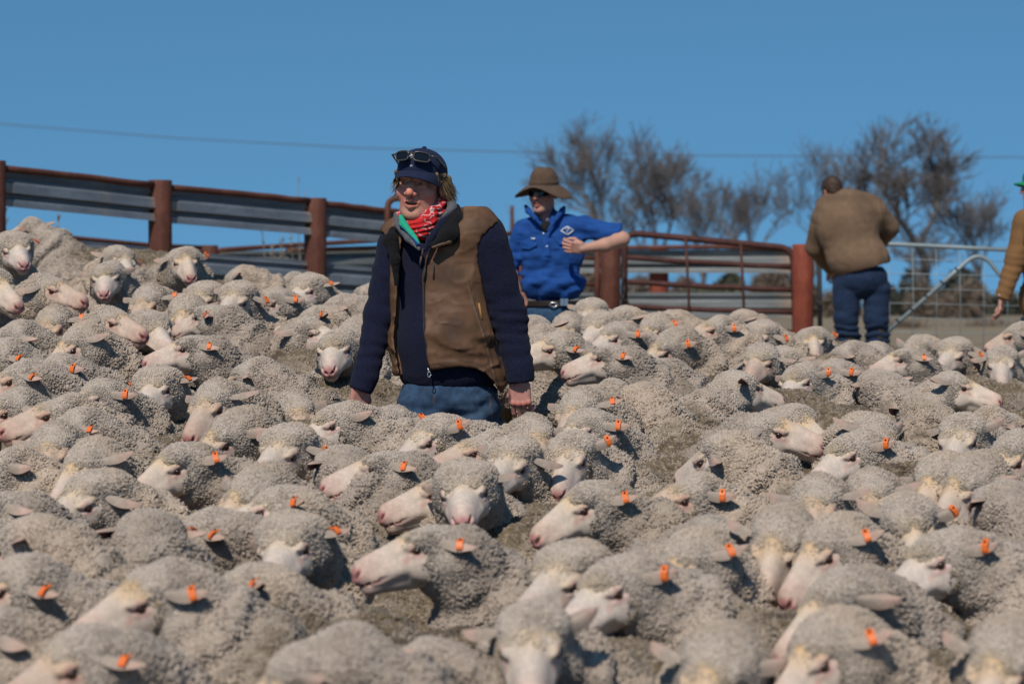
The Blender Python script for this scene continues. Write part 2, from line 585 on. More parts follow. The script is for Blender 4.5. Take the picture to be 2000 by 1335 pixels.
GD = 25.2
t = empty('pipe_gate', tuple(W(1390, 650, GD))); tag(t, 'rusty five-bar pipe gate with rounded corners between chained post and red post', 'gate')
o = -Vector(t.location)
P = lambda x, y: W(x, y, GD) + o
mb = MB(); mb.tube(arc_path([P(1219, 648), P(1220, 454), P(1549, 485), P(1554, 652)], 0.13, 8), 0.030, 14)
mb.tube([P(1219, 646), P(1554, 652)], 0.027, 12); mb.build('frame', M_DKRUST, t)
for ya, yb in ((502, 522), (550, 566), (598, 610)):
    rail('bar', P(1221, ya), P(1553, yb), 0.024, M_DKRUST, t, 0.006, 8, ya)
for xa, ya, xb in ((1339, 466, 1347), (1446, 477, 1454)):
    mb = MB(); mb.tube([P(xa, ya) + Vector((0, -.028, 0)), P((xa + xb) / 2 + 1, 560) + Vector((0, -.03, 0)), P(xb, 650) + Vector((0, -.028, 0))], 0.012, 8); mb.build('stay', M_DKRUST, t)
for yy in (547, 584):
    mb = MB(); mb.tube([P(1552, yy), P(1566, yy - 1) + Vector((0, -.09, 0))], 0.011, 8); mb.build('hinge', M_DKRUST, t)


def chain(label, pts, link_r, name='chain'):
    """real interlocking links along a polyline"""
    t = empty(name, tuple(pts[0])); tag(t, label, 'chain')
    o = Vector(pts[0])
    mb = MB()
    L = 0.0
    k = 0
    for a, b in zip(pts, pts[1:]):
        n = max(1, int((b - a).length / (link_r * 3.0)))
        for i in range(n):
            c = a.lerp(b, (i + 0.5) / n) - o
            dirv = (b - a).normalized()
            side = dirv.orthogonal().normalized()
            if k % 2: side = dirv.cross(side)
            k += 1
            ring = [c + dirv * (math.cos(q) * link_r * 2.0) + side * (math.sin(q) * link_r) for q in np.linspace(0, 2 * math.pi, 11)]
            mb.tube(ring, link_r * 0.42, 6)
    mb.build('links', M_CHAIN, t)
    return t


chain('dark steel chain hanging down the rounded gate beside its post', [W(1213, 515, 25.05), W(1217, 548, 25.02), W(1219, 592, 25.05), W(1224, 588, 25.02)], 0.018)
chain('short chain from the red post to the galvanised gate', [W(1592, 588, 24.8), W(1608, 592, 24.75), W(1626, 588, 24.75)], 0.015)
mb = MB(); mb.tube([W(1600, 510, 24.85), W(1601, 590, 24.85), W(1602, 668, 24.85)], 0.021, 8)
tag(mb.build('gate_upright', M_BLACK), 'thin black upright beside the red gate post', 'upright')

# galvanised mesh gate on the right
MD = 24.9
t = empty('mesh_gate', tuple(W(1800, 690, MD))); tag(t, 'galvanised farm gate with wire mesh and diagonal brace behind the bending man', 'gate')
o = -Vector(t.location)
P = lambda x, y: W(x, y, MD) + o
mb = MB()
mb.tube([P(1632, 474), P(1750, 477), P(1870, 483), P(2055, 492)], 0.019, 12)
mb.tube([P(1634, 474), P(1634, 700)], 0.019, 12); mb.tube([P(1634, 700), P(2055, 708)], 0.019, 12); mb.tube([P(2055, 492), P(2055, 708)], 0.019, 12)
mb.build('frame', M_PIPE, t)
mb = MB(); mb.tube(arc_path([P(1672, 702), P(1914, 488), P(2035, 640)], 0.16, 10), 0.0185, 12); mb.build('brace', M_PIPE, t)
for x, y in ((1868, 528), (1839, 553), (1808, 580), (1779, 605), (1752, 628)):
    mb = MB(); mb.tube([P(x - 4, y - 6) + Vector((0, -.02, 0)), P(x + 5, y + 2) + Vector((0, -.021, 0))], 0.007, 6); mb.build('wire_tie', M_BLACK, t)
mb = MB()
for x in range(1644, 2050, 46): mb.tube([P(x, 478), P(x + 2, 600), P(x, 704)], 0.0035, 5)
for k, y in enumerate((503, 531, 560, 589, 617, 645, 674)): mb.tube([P(1636, y), P(1850, y + 5), P(2053, y + 10)], 0.0035, 5)
mb.build('wire_mesh', M_PIPE, t)

# back fence (the race behind the yard)
BD = 31.0
post('steel_post', 'short rusty post of the back fence seen low between two near posts', 408, 479, 640, 29.0, 0.19, M_RUST, group='rusty posts of the back fence')
post('steel_post', 'red-brown back fence post seen through the rounded pipe gate', 1287, 484, 700, BD + .15, 0.21, M_RED, group='rusty posts of the back fence')
post('steel_post', 'thin rusty stake standing left of the brown hat', 1000, 402, 640, 38.0, 0.05, M_RUST)


def back_bay(label, pts_top, top, bot, x0, x1, d0, d1, mat, rails):
    t = empty('back_fence', tuple(W(x0, bot[0][0], d0))); tag(t, label, 'fence', 'back fence of the yard')
    o = -Vector(t.location)
    for k, (tp, bt) in enumerate(zip(top, bot)):
        beam('sheet', (W(x0, tp[0], d0) + o, W(x0, bt[0], d0) + o, W(x1, tp[1], d1) + o, W(x1, bt[1], d1) + o), mat, t, 12, 1.0, 0.0, 20 + k + abs(x0))
    for k, path in enumerate(rails):
        mb = MB(); mb.tube([W(x, y, dd) + o + Vector((0, -.03, 0)) for x, y, dd in path], 0.026, 10); mb.build('rail', M_RUST, t)


back_bay('pale corrugated back fence sheet with rusty rails seen between the near posts', None, ((490, 489), (552, 552)), ((534, 534), (600, 602)), 420, 760, 29.4, 30.5, M_GALV2,
         [[(418, 494, 29.2), (432, 488, 29.2), (480, 485, 29.4), (590, 478, 29.8), (760, 468, 30.4), (985, 457, 30.9), (1000, 456, 31)], [(560, 489, 29.8), (745, 484, 30.4), (985, 485, 30.9)]])
back_bay('pale corrugated back fence with one rail behind the rounded pipe gate', None, ((490, 487), (571, 571)), ((533, 533), (619, 620)), 985, 1556, 31.0, 31.0, M_GALV2,
         [[(985, 486, 31), (1220, 484, 31), (1400, 482, 31), (1545, 486, 31)], [(1240, 643, 31), (1560, 648, 31)]])
back_bay('far back fence stretch with a rusty rail behind the left fence bay', None, ((500, 500),), ((540, 542),), -60, 392, 26.5, 28.9, M_GALV2,
         [[(104, 461, 27.4), (130, 464, 27.6), (290, 479, 28.4), (392, 484, 28.9)]])
from mathutils.kdtree import KDTree

# ------------------------------------------------------------------ sheep
M_FLEECE = mat_vcol('wool', 0.95, (210, 0.38), (300, 0.75, 0.005), 0.05, 0.15)
M_SKIN = mat_vcol('sheep_skin', 0.75, (90, 0.12), (220, 0.35, 0.003), 0.2)
M_EYE = mat_plain('sheep_eye', (0.035, 0.018, 0.008), 0.12)
M_TAG = mat_plain('orange_plastic', (0.78, 0.155, 0.022), 0.45)


def head_axes(yaw, pitch):
    """rows: forward (along the muzzle), lateral (+X side when facing -Y), up"""
    cy, sy, cp, sp = math.cos(yaw), math.sin(yaw), math.cos(pitch), math.sin(pitch)
    f = np.array((-sy * cp, -cy * cp, -sp))
    l = np.array((cy, -sy, 0.0))
    u = np.cross(f, l) * -1.0
    if u[2] < 0: u = -u
    return np.array([f, l, u])


def ear_sheet(s, droop, back, seed):
    """leaf shaped cupped ear in head axes (a, b, c), both faces"""
    rnd = random.Random(seed)
    nu, nv = 12, 7
    base = np.array((-0.058, s * 0.069, 0.020))
    D = np.array((-0.62 - 0.9 * back, s * 1.0, 0.08 - 1.3 * droop)); D /= np.linalg.norm(D)
    N = np.array((0.30 - 0.5 * rnd.random(), s * (0.45 - 0.95 * rnd.random()), 0.80)); N -= D * (N @ D); N /= np.linalg.norm(N)   # outer (upper) side
    A = np.cross(N, D) * s; A /= np.linalg.norm(A)
    if A[0] < 0: A = -A
    L = 0.106 + 0.014 * rnd.random()
    V, Fq = [], []
    for layer in (0, 1):
        for i in range(nu):
            u = i / (nu - 1)
            w = 0.0215 * (math.sin(math.pi * (0.12 + 0.88 * u) ** 1.25) ** 0.75 if u < 1 else 0) + 0.0015
            cup = 0.95 - 0.40 * u
            for j in range(nv):
                v = j / (nv - 1) * 2 - 1
                p = base + D * (u * L) + A * (v * w) - N * (cup * w * v * v * 1.1) - N * (0.012 * u * u) + N * (0.0035 * (1 - layer) * (1 - abs(v)) )
                V.append(p)
    o = nu * nv
    for i in range(nu - 1):
        for j in range(nv - 1):
            q = [i * nv + j, i * nv + j + 1, (i + 1) * nv + j + 1, (i + 1) * nv + j]
            Fq.append(q); Fq.append([o + k for k in q[::-1]])
    V = np.array(V)
    inner = np.zeros(len(V)); inner[o:] = 1
    u = np.tile(np.repeat(np.linspace(0, 1, nu), nv), 2)
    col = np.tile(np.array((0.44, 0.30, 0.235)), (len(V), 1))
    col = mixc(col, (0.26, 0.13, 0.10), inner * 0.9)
    col = mixc(col, (0.33, 0.275, 0.22), sstep(0.85, 0.3, u) * (1 - inner) * 0.85)
    col = col * (1 + 0.14 * vnoise(V / 0.014, seed % 50))[:, None]
    return V, np.array(Fq), col, (base, D, A, N)


def ear_tag_np(ear, s, rnd):
    """folded plastic tag clipped over the ear's lower edge, in head axes"""
    base, D, A, N = ear
    c0 = base + D * (0.066 + 0.016 * rnd.random())
    q = rnd.uniform(-0.45, 0.45)
    D, A = D * math.cos(q) + A * math.sin(q), A * math.cos(q) - D * math.sin(q)
    hw = 0.0088
    prof = [(-0.008, 0.0075), (0.002, 0.0070), (0.013, 0.0035), (0.022, -0.006), (0.025, -0.013), (0.020, -0.017), (0.010, -0.013), (-0.003, -0.009)]
    V = []
    for (v, h) in prof:
        for e in (-1, 1):
            V.append(c0 + A * (v) + N * h + D * e * hw)
    for (v, h) in prof:
        for e in (-1, 1):
            V.append(c0 + A * (v * 0.93) + N * (h * 0.85 - 0.0025) + D * e * hw)
    n = len(prof); o = 2 * n; Q = []
    for i in range(n - 1):
        a = 2 * i
        Q.append((a, a + 1, a + 3, a + 2)); Q.append((o + a + 2, o + a + 3, o + a + 1, o + a))
        Q.append((a, a + 2, o + a + 2, o + a)); Q.append((a + 1, o + a + 1, o + a + 3, a + 3))
    Q.append((0, o, o + 1, 1)); a = 2 * (n - 1); Q.append((a, a + 1, o + a + 1, o + a))
    V = np.array(V)
    st = c0 + A * 0.004 + N * 0.0090
    k0 = len(V)
    th = np.linspace(0, 2 * np.pi, 8, endpoint=False)
    ring = lambda r, h: st + np.cos(th)[:, None] * A * r + np.sin(th)[:, None] * D * r + N * h
    V = np.vstack([V, ring(0.0036, -0.004), ring(0.0032, 0.0012)])
    Q += [(k0 + i, k0 + (i + 1) % 8, k0 + 8 + (i + 1) % 8, k0 + 8 + i) for i in range(8)] + [(k0 + 8, k0 + 9, k0 + 10, k0 + 11), (k0 + 8, k0 + 11, k0 + 12, k0 + 15), (k0 + 12, k0 + 13, k0 + 14, k0 + 15)]
    return V, np.array(Q)


HS = 1.10


def build_sheep_head(kind, tone=0):
    """bare head in head axes (a forward, b lateral, c up), origin between the eyes"""
    w = (1.0, 0.93, 1.07)[kind]; ln = (0.92, 0.98, 0.88)[kind]; rom = (0.0, 0.006, -0.003)[kind]
    G = Grid((-0.17, -0.115, -0.15), (0.20, 0.115, 0.12), 0.0047)
    f = s_ell(G, (-0.045, 0, -0.010), (0.085, 0.054 * w, 0.050))
    f = smin(f, s_cap(G, (-0.01, 0, -0.012), (0.135 * ln, 0, -0.018), 0.054 * w, 0.034 * w), 0.03)
    f = smin(f, s_cap(G, (0.0, 0, 0.020 + rom), (0.138 * ln, 0, 0.006 + rom * 0.3), 0.030 * w, 0.022 * w), 0.02)
    f = smin(f, s_cap(G, (-0.06, 0, -0.062), (0.128 * ln, 0, -0.045), 0.036 * w, 0.019), 0.025)
    for s in (-1, 1):
        f = smin(f, s_ell(G, (-0.025, s * 0.043 * w, -0.035), (0.06, 0.024, 0.042)), 0.02)
        f = smin(f, s_ell(G, (0.002, s * 0.047 * w, 0.022), (0.034, 0.014, 0.010)), 0.014)
        f = smin(f, s_ell(G, (0.150 * ln, s * 0.014, -0.012), (0.018, 0.015, 0.020)), 0.012)
        f = smin(f, s_cap(G, (0.05, s * 0.036 * w, -0.025), (0.125 * ln, s * 0.022, -0.03), 0.016, 0.013), 0.015)
        f = smax(f, -s_ell(G, (0.008, s * 0.066 * w, 0.007), (0.018, 0.013, 0.0085)), 0.010)
        f = smin(f, s_cap(G, (-0.006, s * 0.0605 * w, 0.019), (0.022, s * 0.054 * w, 0.013), 0.0045), 0.006)
        f = smin(f, s_cap(G, (-0.008, s * 0.0605 * w, -0.006), (0.024, s * 0.052 * w, -0.004), 0.0045), 0.006)
        f = smax(f, -s_cap(G, (0.170 * ln, s * 0.010, -0.015), (0.156 * ln, s * 0.026, 0.002), 0.0055), 0.004)
        f = smax(f, -s_chain(G, [(0.168 * ln, 0, -0.036), (0.14 * ln, s * 0.024, -0.036), (0.085, s * 0.045, -0.034)], [0.0035, 0.0035, 0.0025], 0.002), 0.004)
    f = smin(f, s_ell(G, (0.128 * ln, 0, -0.052), (0.026, 0.020, 0.014)), 0.010)
    V, Q = surf_net(f, G)
    a, b, c = V[:, 0], V[:, 1], V[:, 2]
    n1 = vnoise(V / 0.03, kind + 3); n2 = vnoise(V / 0.012, kind + 9)
    col = np.tile(np.array((0.57, 0.480, 0.402), np.float32), (len(V), 1))
    col = mixc(col, (0.53, 0.35, 0.285), sstep(0.06, 0.14, a) * 0.5)
    col = mixc(col, (0.52, 0.34, 0.15), sstep(0.0, 0.04, c) * sstep(0.08, 0.0, a) * (0.45 + 0.45 * n1))
    col = mixc(col, (0.60, 0.53, 0.49), sstep(-0.02, -0.05, c) * sstep(0.02, -0.02, a) * 0.6)
    eye = np.sqrt((a - 0.008) ** 2 + (np.abs(b) - 0.058 * w) ** 2 * 0.5 + (c - 0.006) ** 2)
    col = mixc(col, (0.50, 0.30, 0.26), sstep(0.030, 0.012, eye) * 0.8)
    col = mixc(col, (0.10, 0.055, 0.045), sstep(0.0135, 0.009, eye) * 0.9)
    col = mixc(col, (0.46, 0.25, 0.20), sstep(0.012, 0.003, np.abs(c + 0.004 + (a - 0.03) * 0.5)) * sstep(0.025, 0.035, a) * sstep(0.06, 0.04, a) * sstep(0.03, 0.04, np.abs(b)) * 0.6)
    nose = np.sqrt(((a - 0.165 * ln) / 0.032) ** 2 + (b / 0.034) ** 2 + ((c + 0.010) / 0.026) ** 2)
    col = mixc(col, (0.56, 0.27, 0.25), sstep(1.15, 0.6, nose))
    mouth = np.minimum(np.abs(c + 0.036), 1) + np.maximum(0, 0.09 - a) * 0.6
    col = mixc(col, (0.42, 0.22, 0.19), sstep(0.006, 0.002, mouth) * sstep(0.09, 0.12, a))
    for s in (-1, 1):
        nd = np.sqrt((a - 0.162 * ln) ** 2 + (b - s * 0.017) ** 2 * 0.5 + (c + 0.007 - (np.abs(b) - 0.017) * 0.9) ** 2 * 2)
        col = mixc(col, (0.06, 0.022, 0.020), sstep(0.011, 0.006, nd) * 0.9)
    tint = ((1, 1, 1), (0.98, 0.94, 0.91), (1.06, 1.06, 1.06), (0.93, 0.84, 0.78), (1.02, 0.99, 0.94))[tone]
    col *= np.array(tint, np.float32)
    col *= (1 + 0.10 * n2 + 0.08 * n1)[:, None]
    return V * HS, Q, col.astype(np.float32)


SHEEP_HEADS = [build_sheep_head(k % 3, k) for k in range(5)]
_U = np.linspace(0, 2 * np.pi, 10, endpoint=False)


def eye_mesh():
    bm = bmesh.new()
    bmesh.ops.create_uvsphere(bm, u_segments=12, v_segments=8, radius=0.0125)
    me = bpy.data.meshes.new('eye'); bm.to_mesh(me); bm.free()
    for p in me.polygons: p.use_smooth = True
    me.materials.append(M_EYE)
    return me


EYE_ME = eye_mesh()


def tufts(V, Q, N, tuft_r, col_fn, rng, count, drop_z=0.30, hscale=1.3):
    """staples of wool: little domed cones standing on the fleece surface"""
    P0, P1, P2, P3 = (V[Q[:, k]] for k in range(4))
    area = np.linalg.norm(np.cross(P2 - P0, P3 - P1), axis=1) * 0.5
    cz = (P0[:, 2] + P2[:, 2]) / 2
    rq = tuft_r((P0 + P2) / 2)
    wgt = area / rq ** 2 * np.where(cz < drop_z, 0.10, np.where(cz < 0.45, 0.4, 1.0))
    p = wgt / wgt.sum()
    qi = rng.choice(len(Q), count, p=p)
    s, t = rng.random(count)[:, None], rng.random(count)[:, None]
    C = (P0[qi] * (1 - s) + P1[qi] * s) * (1 - t) + (P3[qi] * (1 - s) + P2[qi] * s) * t
    Nn = N[Q[qi, 0]] + N[Q[qi, 2]]
    Nn /= np.linalg.norm(Nn, axis=1)[:, None] + 1e-9
    r = rq[qi] * rng.uniform(0.7, 1.3, count)
    # locks: every staple leans to the middle of its lock, dark gaps open between locks
    nl = max(1, int(count / 6))
    kd = KDTree(nl)
    for q in range(nl): kd.insert(C[q], q)
    kd.balance()
    li = np.fromiter((kd.find(c)[1] for c in C), np.int64, count)
    to = C[li] - C
    dist = np.linalg.norm(to, axis=1)
    RL = rq[qi] * 2.4
    x = np.clip(dist / RL, 0, 1.4)
    tone = rng.uniform(0.88, 1.10, nl)[li]
    C = C + Nn * (RL * (0.30 - 0.52 * x * x) + 0.55 * RL * vnoise(C / 0.045, 13))[:, None]
    lean = np.stack([vnoise(C / 0.06, 5), vnoise(C / 0.06, 6), vnoise(C / 0.06, 7)], 1) * 0.6
    D = Nn + lean + to / RL[:, None] * 0.75 + rng.normal(0, 0.16, (count, 3)); D /= np.linalg.norm(D, axis=1)[:, None]
    A = np.cross(D, np.array((0.3, 0.5, 0.81))); A /= np.linalg.norm(A, axis=1)[:, None] + 1e-9
    B = np.cross(D, A)
    ph = rng.random(count) * 6.28
    k = 3
    th = ph[:, None] + np.linspace(0, 2 * np.pi, k, endpoint=False)[None]
    el = rng.uniform(0.75, 1.3, count)
    ring = np.cos(th)[..., None] * (A * el[:, None])[:, None] + np.sin(th)[..., None] * (B / el[:, None])[:, None]
    h = r * hscale * rng.uniform(0.7, 1.35, count)
    R0 = C[:, None] + ring * r[:, None, None] - D[:, None] * (r * 0.55)[:, None, None]
    R1 = C[:, None] + ring * (r * 0.70)[:, None, None] + D[:, None] * (h * 0.62)[:, None, None]
    T = C + D * h[:, None] + rng.normal(0, 0.12, (count, 3)) * r[:, None]
    W_ = np.concatenate([R0, R1, T[:, None]], 1)               # (n, 7, 3)
    base = (np.arange(count) * (2 * k + 1))[:, None]
    j = np.arange(k)
    quads = np.stack([j, (j + 1) % k, k + (j + 1) % k, k + j], 1)
    tris = np.stack([k + j, k + (j + 1) % k, np.full(k, 2 * k)], 1)
    Qs = (base[:, None] + quads[None].reshape(1, k, 4)).reshape(-1, 4)
    Ts = (base[:, None] + tris[None].reshape(1, k, 3)).reshape(-1, 3)
    c = col_fn(C, Nn) * (tone * rng.uniform(0.94, 1.06, count))[:, None]
    cc = np.repeat(c[:, None], 2 * k + 1, 1)
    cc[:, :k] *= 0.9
    return W_.reshape(-1, 3), Qs, Ts, cc.reshape(-1, 3)


NECK_BASE = np.array((0, -0.36, 0.63))


def make_sheep_variant(phi, h, pitch, kind, seed, dirt):
    """phi: head yaw against body, h: eye height over neck base, pitch: muzzle down. Returns meshes + head matrix."""
    rng = np.random.default_rng(seed)
    reach = 0.27 - 0.25 * max(0, h - 0.12)
    d = np.array((-math.sin(phi * 0.75), -math.cos(phi * 0.75), 0))
    E = NECK_BASE + d * reach + np.array((0, 0, h))
    R = head_axes(phi, pitch)
    ro = random.Random(seed).uniform(-0.20, 0.20)
    R = np.array([R[0], R[1] * math.cos(ro) + R[2] * math.sin(ro), R[2] * math.cos(ro) - R[1] * math.sin(ro)])
    hw = lambda a, b, c: E + R[0] * a + R[1] * b + R[2] * c
    # fleece
    G = Grid((-0.42, -0.86, 0.16), (0.42, 0.64, 1.22), 0.0165)
    f = smin(s_cap(G, (-0.10, -0.20, 0.545), (-0.10, 0.34, 0.535), 0.195, 0.190), s_cap(G, (0.10, -0.20, 0.545), (0.10, 0.34, 0.535), 0.195, 0.190), 0.05)
    f = smin(f, s_ell(G, (0, 0.03, 0.49), (0.300, 0.55, 0.250)), 0.06)
    f = smin(f, s_ell(G, (0, -0.28, 0.50), (0.21, 0.20, 0.25)), 0.06)
    nb = NECK_BASE + np.array((0, 0.06, -0.04))
    hb = hw(-0.115, 0, -0.062)
    mid = (nb + hb) / 2 + np.array((0, 0.02, 0.0))
    f = smin(f, s_chain(G, [nb, mid, hb], [0.175, 0.146, 0.100], 0.05), 0.06)
    cap = s_ell(G, hw(-0.066, 0, 0.022), (0.072, 0.080, 0.048), R)
    cap = smin(cap, s_ell(G, hw(-0.010, 0, 0.035), (0.042, 0.056, 0.018), R), 0.03)
    for s in (-1, 1):
        cap = smin(cap, s_ell(G, hw(-0.062, s * 0.042, -0.042), (0.060, 0.040, 0.062), R), 0.03)
    cap = smin(cap, s_ell(G, hw(-0.065, 0, -0.078), (0.060, 0.060, 0.040), R), 0.03)
    f = smin(f, cap, 0.045)
    f = f + 0.016 * gnoise(G, 0.12, seed % 97) + 0.012 * gnoise(G, (0.30, 0.05, 0.07), seed % 89)
    # neck folds
    along = (G.X - nb[0]) * (hb - nb)[0] + (G.Y - nb[1]) * (hb - nb)[1] + (G.Z - nb[2]) * (hb - nb)[2]
    t = along / float((hb - nb) @ (hb - nb))
    f = f + 0.015 * np.sin(t * 17 + 2.5 * gnoise(G, 0.16, 3 + seed % 7)) * sstep(0.0, 0.25, t) * sstep(0.95, 0.7, t)
    V, Q = surf_net(f, G)
    N = normals_np(V, Q)

    def headspace(C):
        q = C - E
        return q @ R[0], q @ R[1], q @ R[2]

    def tr(C):
        a, b, c = headspace(C)
        dh = np.sqrt(a * a + b * b + c * c)
        return (0.0025 + 0.0024 * sstep(0.09, 0.30, dh)).astype(np.float64)

    def colf(C, Nn):
        a, b, c = headspace(C)
        dh = np.sqrt(a * a + b * b + c * c)
        n = vnoise(C / 0.09, seed % 31); n2 = vnoise(C / 0.035, seed % 37 + 2)
        col = np.tile(np.array((0.51, 0.418, 0.338)), (len(C), 1)) * (1 + 0.13 * n)[:, None]
        col *= np.array(((1, 1, 1), (0.92, 0.90, 0.86), (1.06, 1.03, 0.98), (0.88, 0.88, 0.88))[seed % 4])
        back = sstep(0.35, 0.85, Nn[:, 2]) * sstep(-0.34, -0.12, C[:, 1]) * sstep(-1.1, -0.3, n + dirt)
        speck = sstep(-0.15, 0.55, vnoise(C / np.array((0.011, 0.008, 0.011)), 51))
        col = mixc(col, (0.168, 0.122, 0.068), back * (1.0 - 0.55 * speck))
        col = mixc(col, (0.085, 0.060, 0.038), back * sstep(0.0, 0.7, n2 + n * 0.8 + dirt * 0.9 - 0.35) * 0.8)
        head = sstep(0.16, 0.10, dh)
        col = mixc(col, (0.56, 0.475, 0.395), head * 0.8)
        near = sstep(0.085, 0.05, np.sqrt((a - 0.02) ** 2 + (b * 0.9) ** 2 + c ** 2))
        col = mixc(col, (0.56, 0.44, 0.29), near * (0.55 + 0.45 * n2))
        return col
    tv, tq, tt, tc = tufts(V, Q, N, tr, colf, rng, 54000)
    hv, hq, hc = SHEEP_HEADS[kind]
    a_, b_, c_ = hv[:, 0], hv[:, 1], hv[:, 2]
    reach_ = 0.030 + 0.030 * vnoise(hv / 0.025, seed % 41)
    wool = np.where(c_ > 0.012, sstep(0.030, -0.012, a_ - reach_ * 0.6), sstep(0.012, -0.025, a_ + 0.004 - reach_ * 0.5))
    eyed = np.sqrt((a_ - 0.010) ** 2 + (np.abs(b_) - 0.060) ** 2 * 0.6 + (c_ - 0.004) ** 2)
    wool = wool * (eyed > 0.030)
    okq = wool[hq].mean(1) > rng.random(len(hq)) * 0.9 + 0.05
    if okq.sum() > 20:
        hN = normals_np(hv, hq)
        q_ = hq[okq]
        fv, fq, ft, fc = tufts(hv, q_, hN, lambda C: np.full(len(C), 0.0023), lambda C, Nn: mixc(np.tile(np.array((0.49, 0.405, 0.315)), (len(C), 1)), (0.54, 0.40, 0.22), sstep(-0.2, 0.8, vnoise(C / 0.03, seed % 23)) * 0.6), rng, int(okq.sum() * 1.6), -9, 1.5)
        fv = E + fv @ R
        tq = np.vstack([tq, fq + len(tv)]); tt = np.vstack([tt, ft + len(tv)])
        tv = np.vstack([tv, fv]); tc = np.vstack([tc, fc])
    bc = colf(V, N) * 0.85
    Vall = np.vstack([V, tv]); Qall = np.vstack([Q, tq + len(V)])
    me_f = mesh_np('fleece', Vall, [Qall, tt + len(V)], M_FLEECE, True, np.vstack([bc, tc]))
    # bare skin: head, ears, trunk and legs
    hv, hq, hc = SHEEP_HEADS[kind]
    parts = MB()
    parts.add(E + hv @ R, hq, None, None); parts.C[-1] = hc
    ears = {}
    for s in (-1, 1):
        ev, eq, ec, fr = ear_sheet(s, 0.05 + 0.35 * rng.random(), 0.35 * rng.random(), seed + s)
        parts.add(E + ev @ R, eq); parts.C[-1] = ec.astype(np.float32)
        tv_, tq_ = ear_tag_np(fr, s, random.Random(seed * 3 + s))
        mi = np.zeros(len(tq_), int); mi[-11:] = 1
        ears[s] = mesh_np('ear_tag', E + tv_ @ R, tq_, [M_TAG, M_EYE], False, None, mi)
    parts.tube([tuple(hw(-0.05, 0, 0)), tuple(mid), tuple(nb), (0, 0, 0.5), (0, 0.30, 0.5)], [0.05, 0.07, 0.10, 0.14, 0.12], 12, (0.5, 0.4, 0.34))
    for sx in (-1, 1):
        parts.tube([(sx * .11, -.26, .42), (sx * .11, -.27, .24), (sx * .11, -.26, .22), (sx * .11, -.26, .05), (sx * .11, -.28, -.06)], [.06, .032, .033, .024, .032], 8, (0.42, 0.36, 0.30))
        parts.tube([(sx * .12, .30, .45), (sx * .12, .25, .34), (sx * .12, .36, .24), (sx * .12, .34, .05), (sx * .12, .32, -.06)], [.09, .055, .03, .024, .032], 8, (0.42, 0.36, 0.30))
    Fc = [np.concatenate(parts.Q), np.concatenate(parts.T)]
    me_b = mesh_np('body', np.concatenate(parts.V), Fc, M_SKIN, True, np.concatenate(parts.C))
    w = (1.0, 0.93, 1.07)[kind % 3]
    eyes = [hw(0.006 * HS, s * 0.0535 * w * HS, 0.006 * HS) for s in (-1, 1)]
    return dict(phi=phi, h=h, pitch=pitch, fleece=me_f, body=me_b, tags=ears, eyes=eyes, E=E, R=R)


def place_sheep(v, loc, rz, label, tags=(), group=None, scale=1.0):
    t = empty('sheep', loc, rz)
    t.scale = (scale,) * 3
    tag(t, label, 'sheep', group)
    link(bpy.data.objects.new('body', v['body']), t)
    link(bpy.data.objects.new('fleece', v['fleece']), t)
    for e in v['eyes']:
        o = link(bpy.data.objects.new('eye', EYE_ME), t); o.location = tuple(e)
    for s in tags:
        link(bpy.data.objects.new('ear_tag', v['tags'][s]), t)
    return t
# ------------------------------------------------------------------ background: trees, shrubs, cable
M_BARK = mat_plain('grey_brown_bark', (0.105, 0.088, 0.078), 0.9, noise=(6, 0.35))
M_TWIG = mat_plain('bare_twigs', (0.132, 0.118, 0.112), 0.9)
M_DRY = mat_plain('dry_stalks', (0.20, 0.165, 0.12), 0.9)


